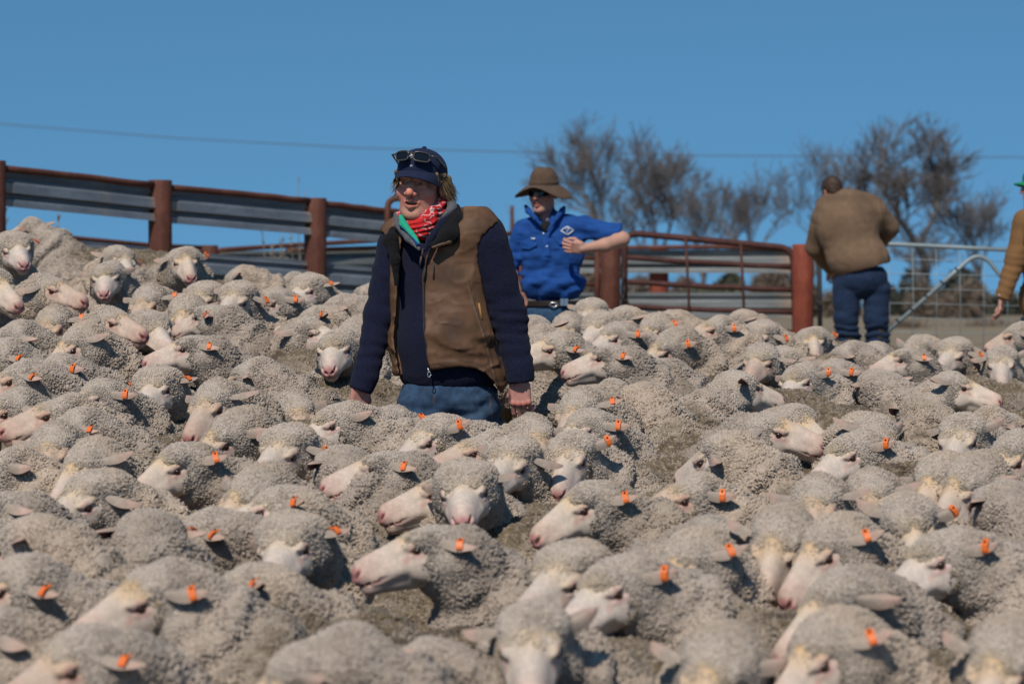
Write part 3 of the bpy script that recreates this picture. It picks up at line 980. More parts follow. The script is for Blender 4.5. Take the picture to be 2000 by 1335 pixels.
def bare_tree(label, px, ybase, ytop, d, spread, seed, lean=0.0, fork=2, group='bare winter trees', density=1.0, cx=None, cw=None):
    rnd = random.Random(seed)
    base = W(px, ybase, d); top = W(px, ytop, d)
    H = top.z - base.z
    t = empty('bare_tree', tuple(base)); tag(t, label, 'tree', group)
    trunk, crown = MB(), MB()

    def grow(p, dirv, length, r, lvl, mb):
        n = 4 if lvl < 2 else 3
        pts, rs = [p.copy()], [r]
        q = p.copy(); dv = dirv.copy()
        seg = length / n
        for i in range(n):
            dv = (dv + Vector((rnd.gauss(0, .16), rnd.gauss(0, .16), rnd.gauss(0.06 if lvl < 3 else 0.02, .10)))).normalized()
            q = q + dv * seg
            pts.append(q.copy()); rs.append(max(0.006, r * (1 - 0.55 * (i + 1) / n)))
        mb.tube(pts, rs, (8, 6, 5, 4, 3, 3)[min(lvl, 5)], None, False)
        if lvl >= 5: return
        kids = [fork + 1, 5, 5, 5, 4][lvl] if lvl else fork
        kids = max(2, round(kids * density)) if lvl > 1 else kids
        for k in range(kids):
            at = rnd.uniform(0.35, 1.0) if lvl else rnd.uniform(0.75, 1.0)
            i = min(n - 1, int(at * n)); f = at * n - i
            s = pts[i].lerp(pts[i + 1], min(1, f))
            ax = dv.orthogonal().normalized()
            ax = Matrix.Rotation(rnd.uniform(0, 6.28), 3, dv) @ ax
            ang = rnd.uniform(0.30, 0.80) * (spread if lvl < 2 else 1.05)
            nd = (Matrix.Rotation(ang, 3, ax) @ dv).normalized()
            nd.z += 0.26; nd.normalize()
            grow(s, nd, length * rnd.uniform(0.50, 0.78) * (1.15 if lvl == 0 else 1), max(0.008, rs[i] * rnd.uniform(0.5, 0.72)), lvl + 1, crown)
    grow(Vector((0, 0, -0.2)), Vector((lean, 0, 1)).normalized(), H * 0.30, H * 0.020, 0, trunk)
    # bring the crown to its height in the photograph
    zmax = max(float(v[:, 2].max()) for v in crown.V)
    k = H / zmax
    for m_ in (trunk, crown): m_.V = [v * k for v in m_.V]
    if cx is not None:
        A = np.concatenate(crown.V); lo, hi = np.percentile(A[:, 0], (3, 97))
        f = (cw / F * d) / (hi - lo)
        for m_ in (trunk, crown):
            for v in m_.V: v[:, 0] *= f; v[:, 1] *= f
        t.location.x += W(cx, ybase, d).x - (base.x + (lo + hi) / 2 * f)
    trunk.build('trunk', M_BARK, t); crown.build('crown', M_TWIG, t)
    return t


TR = [
    ('tall bare tree rising right of the brown hat, leftmost of the row', 1150, 640, 214, 100, 0.95, 11, -0.06, 3, 'bare winter trees', 1.0, 1122, 150),
    ('tall bare tree with forked limbs above the rounded pipe gate', 1225, 640, 226, 102, 1.0, 2, 0.16, 3, 'bare winter trees', 1.0, 1275, 160),
    ('smaller bare tree mid row above the middle of the pipe gate', 1455, 640, 300, 108, 1.15, 3, -0.02, 4, 'bare winter trees', 0.85, 1462, 165),
    ('low bare tree filling the gap left of the mid-row tree', 1375, 640, 345, 112, 1.2, 7, 0.05, 4, 'bare winter trees', 0.75, 1378, 150),
    ('bare spreading tree left of the tall tree behind the bending man', 1625, 640, 258, 104, 1.05, 4, -0.04, 3, 'bare winter trees', 1.0, 1625, 200),
    ('tallest bare tree behind the bending man in the brown jacket', 1715, 640, 213, 98, 1.0, 15, 0.10, 3, 'bare winter trees', 1.1, 1768, 195),
    ('small bare tree at right above the galvanised mesh gate', 1868, 640, 346, 100, 1.15, 6, 0.08, 4, 'bare winter trees', 0.85, 1890, 130),
    ('low bare tree peeking out left of the brown hat', 985, 640, 395, 115, 1.2, 8, 0.02, 4, 'bare winter trees', 0.65, 985, 100),
    ('low bare thicket tree right of the tallest tree', 1790, 640, 385, 112, 1.2, 9, 0.02, 4, 'bare winter trees', 0.65, 1815, 140),
    ('low bare tree between the two tall trees left of the gate', 1200, 640, 330, 114, 1.2, 21, 0.02, 4, 'bare winter trees', 0.65, 1205, 110),
]
for a in TR: bare_tree(*a)


def shrub(label, px, ybase, ytop, wpx, d, seed, mat, n=2600, leaf=0.10, name='shrub', group=None, twiggy=0):
    rnd = np.random.default_rng(seed)
    base = W(px, ybase, d); H = W(px, ytop, d).z - base.z; wid = wpx / F * d / 2
    t = empty(name, tuple(base)); tag(t, label, 'shrub', group)
    nb = 7
    cen = np.stack([rnd.uniform(-.75, .75, nb) * wid, rnd.uniform(-.5, .5, nb) * wid, rnd.uniform(.25, .68, nb) * H], 1)
    rad = rnd.uniform(.28, .42, nb)
    k = rnd.integers(0, nb, n)
    v = rnd.normal(0, 1, (n, 3)); v /= np.linalg.norm(v, axis=1)[:, None]
    v *= rnd.uniform(.55, 1.05, n)[:, None] ** .5
    P = cen[k] + v * np.stack([rad[k] * wid, rad[k] * wid, rad[k] * H], 1)
    P[:, 2] = np.maximum(P[:, 2], 0.02)
    a = rnd.normal(0, 1, (n, 3)); a /= np.linalg.norm(a, axis=1)[:, None]
    b = np.cross(a, rnd.normal(0, 1, (n, 3))); b /= np.linalg.norm(b, axis=1)[:, None]
    s = leaf * rnd.uniform(.6, 1.4, n)[:, None]
    el = 5.0 if twiggy else 1.6
    V = np.stack([P - a * s * el, P + b * s * (.35 if twiggy else .7), P + a * s * el, P - b * s * (.35 if twiggy else .7)], 1).reshape(-1, 3)
    Q = np.arange(4 * n).reshape(-1, 4)
    c = np.repeat(rnd.uniform(.65, 1.3, n), 4)[:, None] * np.ones(3)
    obj_np('foliage', V, Q, mat, t, False, c)
    mb = MB()
    for q in range(6): mb.tube([(0, 0, -.2), tuple(cen[q] * .5), tuple(cen[q])], [.05 * H / 3, .03 * H / 3, .01], 5)
    mb.build('stems', M_BARK, t)


def mat_leaf(name, col):
    m, nt, b = new_mat(name)
    at = nt.nodes.new('ShaderNodeAttribute'); at.attribute_name = 'Col'
    rgb = nt.nodes.new('ShaderNodeRGB'); rgb.outputs[0].default_value = (*col, 1)
    nt.links.new(mul_col(nt, rgb.outputs[0], at.outputs['Color']), b.inputs['Base Color'])
    b.inputs['Roughness'].default_value = 0.8
    return m


M_EVER = mat_leaf('dark_evergreen_leaves', (0.055, 0.058, 0.040))
M_BROWNB = mat_leaf('dry_brown_brush', (0.16, 0.12, 0.085))
M_OLIVE = mat_leaf('dull_olive_leaves', (0.075, 0.075, 0.045))
for i, (px, yt, w, d, m, lab, tw) in enumerate([
    (1845, 512, 190, 130, M_EVER, 'dark evergreen bush seen through the mesh gate below the small bare tree', 0),
    (1770, 556, 110, 120, M_EVER, 'lower dark evergreen bush left of the diagonal brace', 0),
    (1935, 560, 120, 125, M_EVER, 'dark bush beside the hanging hand at right', 0),
    (1400, 540, 120, 95, M_OLIVE, 'dull olive bush seen through the middle of the pipe gate', 0),
    (1290, 535, 140, 96, M_BROWNB, 'dry brown brush behind the left part of the pipe gate', 1),
    (1490, 525, 150, 97, M_BROWNB, 'dry brown brush behind the right part of the pipe gate', 1),
    (1620, 540, 120, 99, M_BROWNB, 'dry brown brush between the red post and the bending man', 1),
    (1850, 555, 150, 90, M_BROWNB, 'dry pale brush standing before the dark bush at right', 1),
    (1150, 500, 130, 98, M_BROWNB, 'dry brown brush beside the blue shirt man', 1),
    (1760, 655, 120, 48, M_BROWNB, 'low dry brush behind the lower end of the diagonal brace', 1),
    (1890, 652, 150, 52, M_BROWNB, 'low dry brush in the paddock behind the mesh gate', 1),
    (1975, 640, 150, 60, M_OLIVE, 'low olive scrub below the hand at the right edge', 0),
]):
    shrub(lab, px, 640 if yt < 620 else 690, yt, w, d, 40 + i, m, 2600, 0.12 if not tw else 0.07, 'shrub', 'scrub beyond the yard', tw)

# overhead cable
mb = MB(); mb.tube([W(x, y, 62) for x, y in ((-900, 150), (-400, 205), (0, 242), (350, 270), (700, 289), (1060, 298), (1400, 304), (2000, 307), (2900, 292))], 0.011, 6)
tag(mb.build('overhead_cable', mat_plain('weathered_cable', (0.08, 0.09, 0.10), 0.6)), 'single dark overhead cable crossing the sky', 'cable')


def weeds(label, spots, d, seed):
    rnd = random.Random(seed)
    b = W(spots[0][0], 560, d)
    mb = MB()
    for x, y0, y1, dx in spots:
        a, c = W(x, y0, d), W(x + dx, y1, d)
        mid = a.lerp(c, .6) + Vector((rnd.uniform(-.02, .02), 0, 0))
        mb.tube([a, mid, c], [.004, .004, .003], 4)
        for k in range(7):
            p = a.lerp(c, rnd.uniform(.65, 1.0))
            mb.tube([p, p + Vector((rnd.uniform(-.03, .03), rnd.uniform(-.03, .03), rnd.uniform(.01, .06)))], .005, 4)
    tag(mb.build('dry_weed', M_DRY), label, 'weed', 'dry weeds by the fence')


weeds('dry weed stalks above the sheep in the top left corner', [(20 + k * 17, 560, 405 + (k * 37) % 40, (k % 3 - 1) * 9) for k in range(7)], 24.0, 1)
weeds('dry weed stalks left of the second whole rusty post', [(520 + k * 12, 600, 452 + (k * 23) % 30, (k % 3 - 1) * 8) for k in range(6)], 27.5, 2)
weeds('single tall weed stalk sticking up above the fence rail', [(588, 620, 345, -5), (592, 620, 372, 4)], 27.0, 3)
# ------------------------------------------------------------------ the mob of sheep
# photo x, y of the point between the eyes; depth m; head yaw (0 faces camera, + to the left), muzzle pitch; tags (l = its left ear, r = right ear); body yaw or None; where it is
MOB = [
    (50, 452, 18.5, 125, 20, 'l', None, 'poking above the lower fence sheet in the top left corner'),
    (33, 492, 15.0, -25, 40, 'l', None, 'near the left edge, topmost face turned right with pink nose'),
    (-2, 566, 12.7, -45, 40, '', None, 'cut by the left edge, long face pointing right'),
    (113, 572, 13.3, -62, 25, '', None, 'looking right with dark hollow ear, upper left'),
    (207, 547, 15.2, -3, 40, '', None, 'staring straight ahead with both ears out, left of first whole post'),
    (240, 516, 16.0, -25, 40, 'l', None, 'half hidden behind the one staring ahead near first post'),
    (362, 516, 15.4, -18, 40, 'l', 5, 'standing tallest right of first whole post, both ears raised'),
    (280, 603, 13.7, 18, 58, 'l', None, 'head bowed below the tall one, tag at its right side'),
    (234, 636, 12.8, -52, 30, '', None, 'with long pale face pointing right and pink nose, below first post'),
    (94, 648, 12.9, 12, 58, 'l', None, 'bowed forehead and white nose bridge at left'),
    (303, 654, 12.9, -35, 45, '', None, 'eyes half shut tucked right of the long pale face'),
    (358, 627, 13.5, 3, 62, '', None, 'with round woolly crown and pale nose below, left upper group'),
    (354, 690, 12.2, 65, 32, 'l', 80, 'resting its head leftward on a dark back, tag on folded ear'),
    (400, 628, 13.3, 115, 25, 'l', None, 'turned away with tag in a dark ear, left upper group'),
    (388, 590, 14.2, 28, 58, '', None, 'with cream brow behind the ear-tagged dark ear'),
    (456, 590, 14.0, 22, 52, 'l', None, 'beside the cream brow one, below the fence sheet'),
    (520, 600, 14.2, 40, 58, 'l', None, 'with tag at its cheek left of white-faced sheep'),
    (590, 575, 14.8, 28, 42, 'l', 30, 'white-faced at the foot of the second whole post'),
    (648, 610, 14.6, 100, 45, '', None, 'rounded woolly crown right of the white-faced sheep'),
    (700, 618, 14.6, 150, 45, '', None, 'back turned just left of the man in the vest'),
    (620, 655, 13.0, -58, 28, '', None, 'looking right left of the man, long brown face'),
    (600, 636, 13.5, 95, 30, 'l', None, 'tagged ear behind the long brown face'),
    (652, 688, 12.4, 5, 40, '', None, 'facing front with pink nose beside the long brown face'),
    (676, 672, 12.9, 40, 55, 'l', None, 'white cheek and tag next to the sleeve of the man'),
    (8, 672, 12.3, 70, 35, '', None, 'pale folded ear at left edge under bowed forehead'),
    (-14, 702, 11.9, 78, 25, 'l', None, 'mostly outside left edge, tag in dark ear'),
    (133, 690, 12.3, 42, 55, '', None, 'small cream face patch above dark back at left'),
    (85, 738, 11.6, 62, 45, 'l', None, 'low woolly head with tag by dark back at left'),
    (22, 748, 11.5, 80, 38, 'l', None, 'tag on pale ear at far left, middle height'),
    (172, 790, 11.1, 42, 52, 'l', None, 'large woolly head with closed eye left of the two-tagged face'),
    (298, 768, 11.5, 8, 45, 'lr', None, 'facing front with tags in both ears'),
    (86, 818, 10.3, 66, 28, 'l', 85, 'facing left with pink nostril and hanging ear, left edge'),
    (97, 893, 9.8, 4, 66, '', None, 'bowed straight ahead showing white nose bridge, left side'),
    (122, 852, 10.2, 78, 35, 'l', None, 'behind the white nose bridge with a large tag'),
    (2, 812, 10.7, 60, 40, '', None, 'cut by left edge with one dark eye'),
    (328, 922, 9.3, 42, 44, 'l', 55, 'big head with pink nose and drooping ear, left foreground'),
    (404, 803, 10.6, 26, 58, '', None, 'bowed with long white nose bridge, left of centre'),
    (426, 868, 10.0, 52, 52, '', None, 'drowsy eye with yellowish lid, left of centre'),
    (150, 935, 9.3, 30, 62, '', None, 'plain woolly crown below the white nose bridge'),
    (155, 985, 8.8, 52, 55, '', None, 'plain woolly crown with small pale ear, lower left'),
    (470, 990, 8.8, 40, 62, '', None, 'rounded grey crown right of the drooping-eared big head'),
    (580, 822, 11.1, -24, 58, '', None, 'bowed to the right with cream forehead below the man'),
    (640, 838, 10.7, 60, 34, '', 80, 'with open eye and horizontal pale ear left of the jeans'),
    (757, 852, 10.9, 2, 60, 'l', 60, 'narrow brown-white face behind the horizontal ear'),
    (824, 868, 10.3, 54, 38, 'l', 78, 'with tufted crown right in front of the jeans'),
    (905, 884, 10.7, 22, 62, '', 85, 'small woolly crown hiding the right knee of the man'),
    (914, 890, 10.1, 64, 32, '', 88, 'yellow-browed profile in front of the jeans'),
    (545, 888, 9.8, 30, 55, 'l', None, 'long nose bridge pointing down with tag, centre left'),
    (724, 926, 9.5, 74, 24, 'l', 88, 'clean profile to left with tag in dark ear, centre'),
    (907, 968, 8.9, 2, 42, '', None, 'facing straight front with pink nose, centre'),
    (838, 976, 9.15, 66, 26, '', 80, 'profile with pink nostril behind the front-facing centre sheep'),
    (990, 912, 9.7, 26, 48, '', None, 'facing left-front right of the front-facing centre sheep'),
    (555, 1080, 7.9, 12, 48, 'l', 20, 'looking front with big tag and long ear, foreground left of centre'),
    (806, 1082, 7.7, 65, 26, 'l', 78, 'large profile with yellow brow and orange tag, foreground centre'),
    (515, 1010, 8.6, 85, 35, 'l', None, 'grey back of head with tiny tag, above the long-eared one'),
    (650, 925, 9.7, 150, 45, '', None, 'turned away, dark fold in neck wool, centre left'),
    (1040, 652, 14.0, 165, 40, '', None, 'turned away against the right sleeve of the man'),
    (1100, 654, 15.0, 20, 60, '', None, 'bowed below the belt buckle of the blue shirt man'),
    (1150, 619, 15.8, 20, 52, 'l', None, 'topmost at the foot of the post right of blue shirt'),
    (1163, 650, 14.5, 26, 45, '', None, 'small pink nose below the post right of blue shirt'),
    (1188, 668, 14.1, 46, 45, 'l', None, 'long white cheek with tag, below the chained post'),
    (1072, 684, 13.2, 80, 30, 'l', None, 'sand-coloured face right beside the navy sleeve'),
    (1268, 658, 15.2, 30, 60, 'l', None, 'rounded crown with tag below the pipe gate, left half'),
    (1200, 638, 15.4, 62, 45, '', None, 'woolly ridge and folded ear by the gate chain'),
    (1170, 708, 12.7, 80, 28, 'l', 90, 'clean profile to left with red-lined ear, right of man'),
    (1290, 690, 13.9, 60, 55, 'l', None, 'flat pale nose bridge with tag right of the profile'),
    (1256, 732, 13.0, 112, 30, 'l', None, 'turned away with a tag in dark ear, right of the profile'),
    (1250, 690, 14.3, 10, 62, '', None, 'small bowed crown between two tags, right of the profile'),
    (1378, 650, 14.9, 52, 30, 'l', 60, 'tall head with pink nose and tag before the pipe gate'),
    (1476, 664, 15.3, 38, 50, 'l', None, 'bowed head with tag under the right part of pipe gate'),
    (1587, 672, 15.8, 0, 42, 'l', 10, 'facing front with both ears out below the red post'),
    (1480, 714, 13.3, 22, 48, '', None, 'white muzzle cut off by a neighbour, right middle'),
    (1514, 722, 13.7, 34, 45, '', None, 'pink nose peeking behind the white muzzle, right middle'),
    (1462, 765, 12.3, -115, 30, '', -125, 'dark-woolled, turned away to the right with brown cheek'),
    (1120, 818, 10.9, 26, 55, 'l', None, 'with upright dark left ear right of the jeans'),
    (1128, 852, 10.4, 42, 50, 'l', None, 'with orange tag on lower edge of wide ear, right of centre'),
    (1046, 872, 10.7, -18, 62, '', None, 'bowed crown between the jeans and upright dark ear'),
    (1106, 904, 9.9, 14, 50, 'lr', 25, 'yellowish brow and tags in both ears, right of centre'),
    (1692, 706, 15.0, 52, 32, '', None, 'with yellow brow below the bending man'),
    (1748, 710, 14.6, 56, 28, 'l', 65, 'big round eye and tag on dark ear, right side'),
    (1790, 696, 15.5, 30, 55, '', None, 'woolly crown behind the big round eyed one'),
    (1856, 697, 15.2, 36, 38, 'l', 40, 'with dark ear tag below the mesh gate brace'),
    (1955, 716, 15.0, 8, 64, '', None, 'bowed round crown at upper right edge'),
    (1553, 752, 13.0, 26, 48, 'l', 35, 'long white face with dark eye, right middle'),
    (1606, 742, 13.5, 62, 45, 'l', None, 'pale leaf-shaped ear with tag behind long white face'),
    (1640, 704, 15.0, 110, 40, '', None, 'dark ear, turned away below the legs of bending man'),
    (1884, 765, 12.8, -66, 38, '', -80, 'looking right with cream face and dark ear, right side'),
    (1525, 846, 10.6, -70, 32, '', -80, 'pale pink face pointing right, right of centre'),
    (1568, 838, 11.0, -42, 42, '', None, 'half hidden behind the pale pink face'),
    (1645, 898, 10.0, 52, 34, 'l', 60, 'squinting with pink nose and tag, right foreground'),
    (1722, 868, 10.4, -26, 58, '', None, 'bowed right with long white nose bridge behind squinting sheep'),
    (1792, 822, 10.9, 168, 40, '', 175, 'turned away with one upright brown ear, right'),
    (1870, 866, 10.4, 20, 56, '', None, 'small bowed face right of upright brown ear'),
    (1975, 838, 10.9, -125, 35, '', None, 'turned away at right edge with dark ear'),
    (1966, 905, 9.7, 50, 48, 'l', None, 'one eye visible cut by the right edge'),
    (1590, 1004, 8.7, 14, 62, '', None, 'bowed crown with small left ear, lower right'),
    (1694, 990, 9.0, 14, 62, '', None, 'bowed crown just right of the small left ear'),
    (1780, 1044, 8.3, 3, 66, 'l', 10, 'showing narrow white nose bridge straight down, lower right'),
    (1820, 962, 9.2, 30, 60, '', None, 'crown with cream patch, lower right'),
    (1872, 964, 9.1, 46, 56, '', None, 'crown overlapping the cream patch, near right edge'),
    (1935, 1000, 8.6, 155, 45, '', None, 'dark crimped neck wool turned away at right edge'),
    (1815, 1106, 7.6, 60, 38, 'l', 70, 'brownish pink face with closed mouth and tag, lower right'),
    (1596, 1096, 7.8, 46, 54, 'l', None, 'bowed with orange tag on dark ear, lower right'),
    (1512, 1084, 7.9, 20, 60, '', None, 'plain crown left of bowed tagged sheep, lower right'),
    (1610, 1200, 7.0, 60, 62, '', None, 'broad woolly crown without face, lower right'),
    (1582, 1305, 6.3, 46, 54, 'l', None, 'blurred crown at bottom edge with tag, right'),
    (1945, 1325, 6.3, 30, 58, '', None, 'blurred crown in the bottom right corner'),
    (1125, 1000, 8.7, 55, 42, 'l', 70, 'squinting eye and tag, right of the front-facing centre sheep'),
    (1318, 982, 8.9, 55, 28, 'l', 65, 'white face with pink nose and striped tag, right of centre'),
    (1436, 1080, 8.1, -58, 42, 'l', -70, 'facing right with pale cheek, lower right of centre'),
    (1088, 1138, 7.35, 42, 46, '', None, 'leftmost of the two dozing faces in foreground'),
    (1178, 1164, 7.1, 46, 42, 'l', 60, 'dozing face with orange tag in foreground right of centre'),
    (1326, 1128, 7.6, 34, 56, 'l', None, 'cream brow behind dozing tagged face'),
    (1036, 1275, 6.4, 0, 58, '', 5, 'facing front at bottom edge, white nose bridge'),
    (1385, 1345, 6.2, 20, 58, '', None, 'only the grey crown at bottom edge, right of centre'),
    (262, 1180, 6.9, 60, 36, 'l', 70, 'large drowsy face with tag, bottom left'),
    (122, 1310, 6.2, 55, 52, 'l', None, 'crown in bottom left corner with tag'),
    (280, 1060, 8.0, 165, 45, 'r', None, 'turned away with tag hanging from pale ear, lower left'),
    (372, 1056, 8.2, 92, 40, 'l', None, 'turned left with double tag on pale ear, lower left'),
    (5, 1152, 7.2, 80, 42, 'l', None, 'tagged pale ear at left edge, lower part'),
    (455, 1172, 7.3, 100, 42, 'l', None, 'dark tagged ear between the drowsy and long-eared sheep'),
    (645, 1300, 6.4, 140, 45, '', None, 'grey back of head with pale ear at bottom edge'),
    (560, 1352, 6.1, 100, 50, '', None, 'grey crown lowest at the bottom edge, left of centre'),
]
# sheep of which only wool shows between the others: x, y of the middle of the back line, depth, body yaw
BACKS = [
    (-25, 925, 9.5, 75, 30, '', 85, 'grey flank at the left edge beside the bowed white nose bridge'),
    (1180, 780, 12.2, 140, 40, '', 110, 'turned away in the open patch right of the hand of the man'),
    (-30, 1010, 8.6, 70, 30, '', 80, 'grey flank cut by the left edge, lower middle'),
    (-60, 1260, 6.6, 75, 30, '', 85, 'out-of-focus flank in the bottom left corner'),
    (30, 1085, 7.7, 110, 40, '', 100, 'woolly back of head at left edge above the tagged pale ear'),
    (775, 1330, 6.5, 95, 50, '', 80, 'khaki back at bottom edge left of the front-facing nose bridge'),
    (1240, 800, 11.6, 150, 40, '', 140, 'turned away, dark patch of back right of the upright dark ear'),
    (1390, 900, 9.9, 130, 40, '', 120, 'plain neck between the two-tagged face and squinting sheep'),
    (480, 745, 12.0, 120, 40, '', 95, 'with a broad khaki back left of the arm of the man'),
    (1700, 760, 13.2, 160, 40, '', 120, 'with a khaki back below the big round eyed sheep'),
    (1975, 660, 16.6, 100, 45, '', 60, 'small crown at far upper right edge'),
    (560, 560, 17.6, 120, 40, '', 95, 'khaki back right under the lower fence sheet'),
    (705, 585, 17.0, 110, 45, '', 80, 'farthest crown beside the left elbow of the man'),
    (450, 560, 17.4, 100, 45, '', 80, 'khaki rump right of the tallest sheep'),
    (1290, 640, 17.0, 100, 50, '', 90, 'farthest crown under the left half of the pipe gate'),
    (1430, 640, 17.6, 80, 50, '', 70, 'farthest crown under the middle of the pipe gate'),
]

SPECS = []
for ph in (-55, -28, 0, 28, 55):
    for pt, h in ((14, 0.24), (24, 0.21), (36, 0.17)):
        SPECS.append((ph, pt, h))
SPECS += [(0, 26, 0.22), (28, 40, 0.17), (-28, 26, 0.19), (28, 20, 0.21), (-28, 40, 0.16)]
VARS = []
for i, (ph, pt, h) in enumerate(SPECS):
    v = make_sheep_variant(math.radians(ph), h, math.radians(pt), i % 5, 101 + 7 * i, (-0.15, 0.25, 0.6, 0.0, 0.4)[i % 5])
    v['deg'], v['pdeg'] = ph, pt
    VARS.append(v)

BASES = []
_used = {}


def put_sheep(px, py, d, yaw, pitch, tags, byaw, label, group=None, scale=1.0):
    rnd = random.Random(int(px * 7 + py * 13))
    if byaw is None:
        byaw = yaw * 0.62 + rnd.uniform(-18, 18)
        if abs(yaw) > 100: byaw = yaw * 0.9 + rnd.uniform(-15, 15)
    rel = yaw - byaw
    pitch = 13 + (pitch - 24) * 0.55
    v = min(VARS, key=lambda q: abs(q['deg'] - rel) + 0.9 * abs(q['pdeg'] - pitch) + 4 * _used.get(id(q), 0))
    _used[id(v)] = _used.get(id(v), 0) + 1
    rz = -math.radians(yaw - v['deg'])
    eye = W(px, py, d)
    e = Vector(v['E']) * scale
    e.rotate(Euler((0, 0, rz)))
    loc = eye - e
    BASES.append((loc.x, loc.y, loc.z))
    sides = [s for s in (1, -1) if ('l' if s == 1 else 'r') in tags]
    return place_sheep(v, loc, rz, label, sides, group, scale)


for (px, py, d, yaw, pitch, tg, by, lab) in MOB + BACKS:
    put_sheep(px, py, d, yaw, pitch, tg, by, 'woolly sheep ' + lab, 'sheep packed in the yard')
# ------------------------------------------------------------------ ground: a rise up to the yard fence, then level paddock
CTRL = list(BASES) + [(p.x, p.y, p.z) for p in (
    W(-13, 545, 21.4), W(313, 572, 22.8), W(616, 606, 24.0), W(1192, 655, 25.4), W(1568, 690, 25.0), W(1800, 705, 24.9), W(1400, 668, 25.2), W(2100, 705, 24.5),
    W(1680, 700, 24.0), W(900, 630, 25))]
CTRL += [(x, y, 1.35) for x in range(-60, 61, 6) for y in (34, 40, 48, 60, 80)]
CTRL += [(x, y, 0.02 + 0.5 * max(0, y - 5) / 6 + (0.02 * -x)) for x in (-9, -7, 7, 9) for y in (6, 9, 12, 15)]
CTRL += [(x, y, -0.1) for x in (-9, -6, -3, 0, 3, 6, 9) for y in (-4, 0, 3)]
CP = np.array(CTRL)


def ground_z(x, y, bw=1.1):
    x = np.asarray(x, float); y = np.asarray(y, float)
    out = np.zeros_like(x)
    for i in range(x.size):
        d2 = (CP[:, 0] - x.flat[i]) ** 2 + (CP[:, 1] - y.flat[i]) ** 2
        b = bw + max(0, y.flat[i] - 26) * 0.25 + max(0, abs(x.flat[i]) - 8) * 0.25
        w = np.exp(-d2 / (2 * b * b)) + 1e-9
        out.flat[i] = (w * CP[:, 2]).sum() / w.sum()
    return out


gx = np.concatenate([np.linspace(-1500, -80, 8), np.linspace(-60, -14, 10), np.linspace(-12, 12, 49), np.linspace(14, 60, 10), np.linspace(80, 1500, 8)])
gy = np.concatenate([np.linspace(-60, -6, 6), np.linspace(-4, 34, 60), np.linspace(37, 90, 12), np.linspace(120, 2500, 10)])
GX, GY = np.meshgrid(gx, gy, indexing='ij')
GZ = np.where(GY > 85, 1.35, ground_z(GX, np.minimum(GY, 85)))
GZ = np.where(np.abs(GX) > 60, np.where(GY > 30, 1.35, np.where(GY < 0, -0.1, 0.5)), GZ)
ny = len(gy)
i, j = np.meshgrid(np.arange(len(gx) - 1), np.arange(ny - 1), indexing='ij')
Q = np.stack([i * ny + j, (i + 1) * ny + j, (i + 1) * ny + j + 1, i * ny + j + 1], -1).reshape(-1, 4)
m, nt, b = new_mat('dry_paddock')
n = tex_noise(nt, 0.35, 8, 0.6); n2 = tex_noise(nt, 9.0, 6, 0.7)
r = ramp(nt, n.outputs['Fac'], [(0.3, (0.15, 0.115, 0.07)), (0.5, (0.25, 0.19, 0.115)), (0.72, (0.14, 0.12, 0.07))])
r2 = ramp(nt, n2.outputs['Fac'], [(0.3, (0.7,) * 3), (0.7, (1.15,) * 3)])
nt.links.new(mul_col(nt, r.outputs[0], r2.outputs[0]), b.inputs['Base Color'])
b.inputs['Roughness'].default_value = 0.95
add_bump(nt, b, n2.outputs['Fac'], 0.6, 0.03)
tag(obj_np('ground', np.stack([GX, GY, GZ], -1).reshape(-1, 3), Q, m), kind='structure')
# ------------------------------------------------------------------ people
M_SKINP = mat_vcol('human_skin', 0.55, (120, 0.10), (260, 0.15, 0.001), 0.4, sub=0.12)
M_HAIR = mat_vcol('hair', 0.6, (150, 0.25), (90, 0.7, 0.004), 0.3)
M_GLASS = mat_plain('dark_lens', (0.006, 0.006, 0.008), 0.08)
M_FRAME = mat_plain('glasses_frame', (0.05, 0.045, 0.04), 0.3)
M_STEEL = mat_plain('bright_buckle_steel', (0.55, 0.55, 0.56), 0.3, 0.9)


def mat_cloth(name, rough, nz, bump, weave=None, sheen=0.02, spec=0.2):
    m = mat_vcol(name, rough, nz, None, spec, sheen)
    nt = m.node_tree; b = nt.nodes['Principled BSDF']
    n2 = tex_noise(nt, bump[0], 4, 0.6)
    h = n2.outputs['Fac']
    if weave:
        n3 = tex_noise(nt, weave[0], 2, 0.5, vec_scale=weave[2])
        ad = nt.nodes.new('ShaderNodeMath'); ad.operation = 'MULTIPLY_ADD'
        nt.links.new(n3.outputs['Fac'], ad.inputs[0]); ad.inputs[1].default_value = weave[1]; nt.links.new(h, ad.inputs[2])
        h = ad.outputs[0]
    add_bump(nt, b, h, bump[1], bump[2])
    return m


M_KNIT = mat_cloth('navy_knit', 0.95, (160, 0.45), (190, 0.8, 0.004), None, 0.03, 0.1)
M_OIL = mat_cloth('oilskin', 0.58, (16, 0.22), (26, 0.22, 0.006), (13, 1.2, (1.6, 1, 0.8)), 0.0, 0.18)
M_DENIM = mat_cloth('denim', 0.9, (45, 0.35), (240, 0.35, 0.002), (14, 1.5, (1, 1, 3.0)), 0.02)
M_COTTON = mat_cloth('cotton', 0.85, (30, 0.15), (40, 0.35, 0.008), (12, 1.2, (1.4, 1.4, 2.6)), 0.02)
M_CANVAS = mat_cloth('brown_canvas', 0.9, (30, 0.09), (90, 0.15, 0.002), (9, 0.8, (1, 1, 2.0)), 0.02)
M_FELT = mat_cloth('felt', 0.95, (60, 0.25), (120, 0.4, 0.002), None, 0.05)
M_PILE = mat_cloth('black_pile', 0.95, (120, 0.5), (160, 1.0, 0.006), None, 0.02)


def rz3(a): return np.array(((math.cos(a), -math.sin(a), 0), (math.sin(a), math.cos(a), 0), (0, 0, 1)))


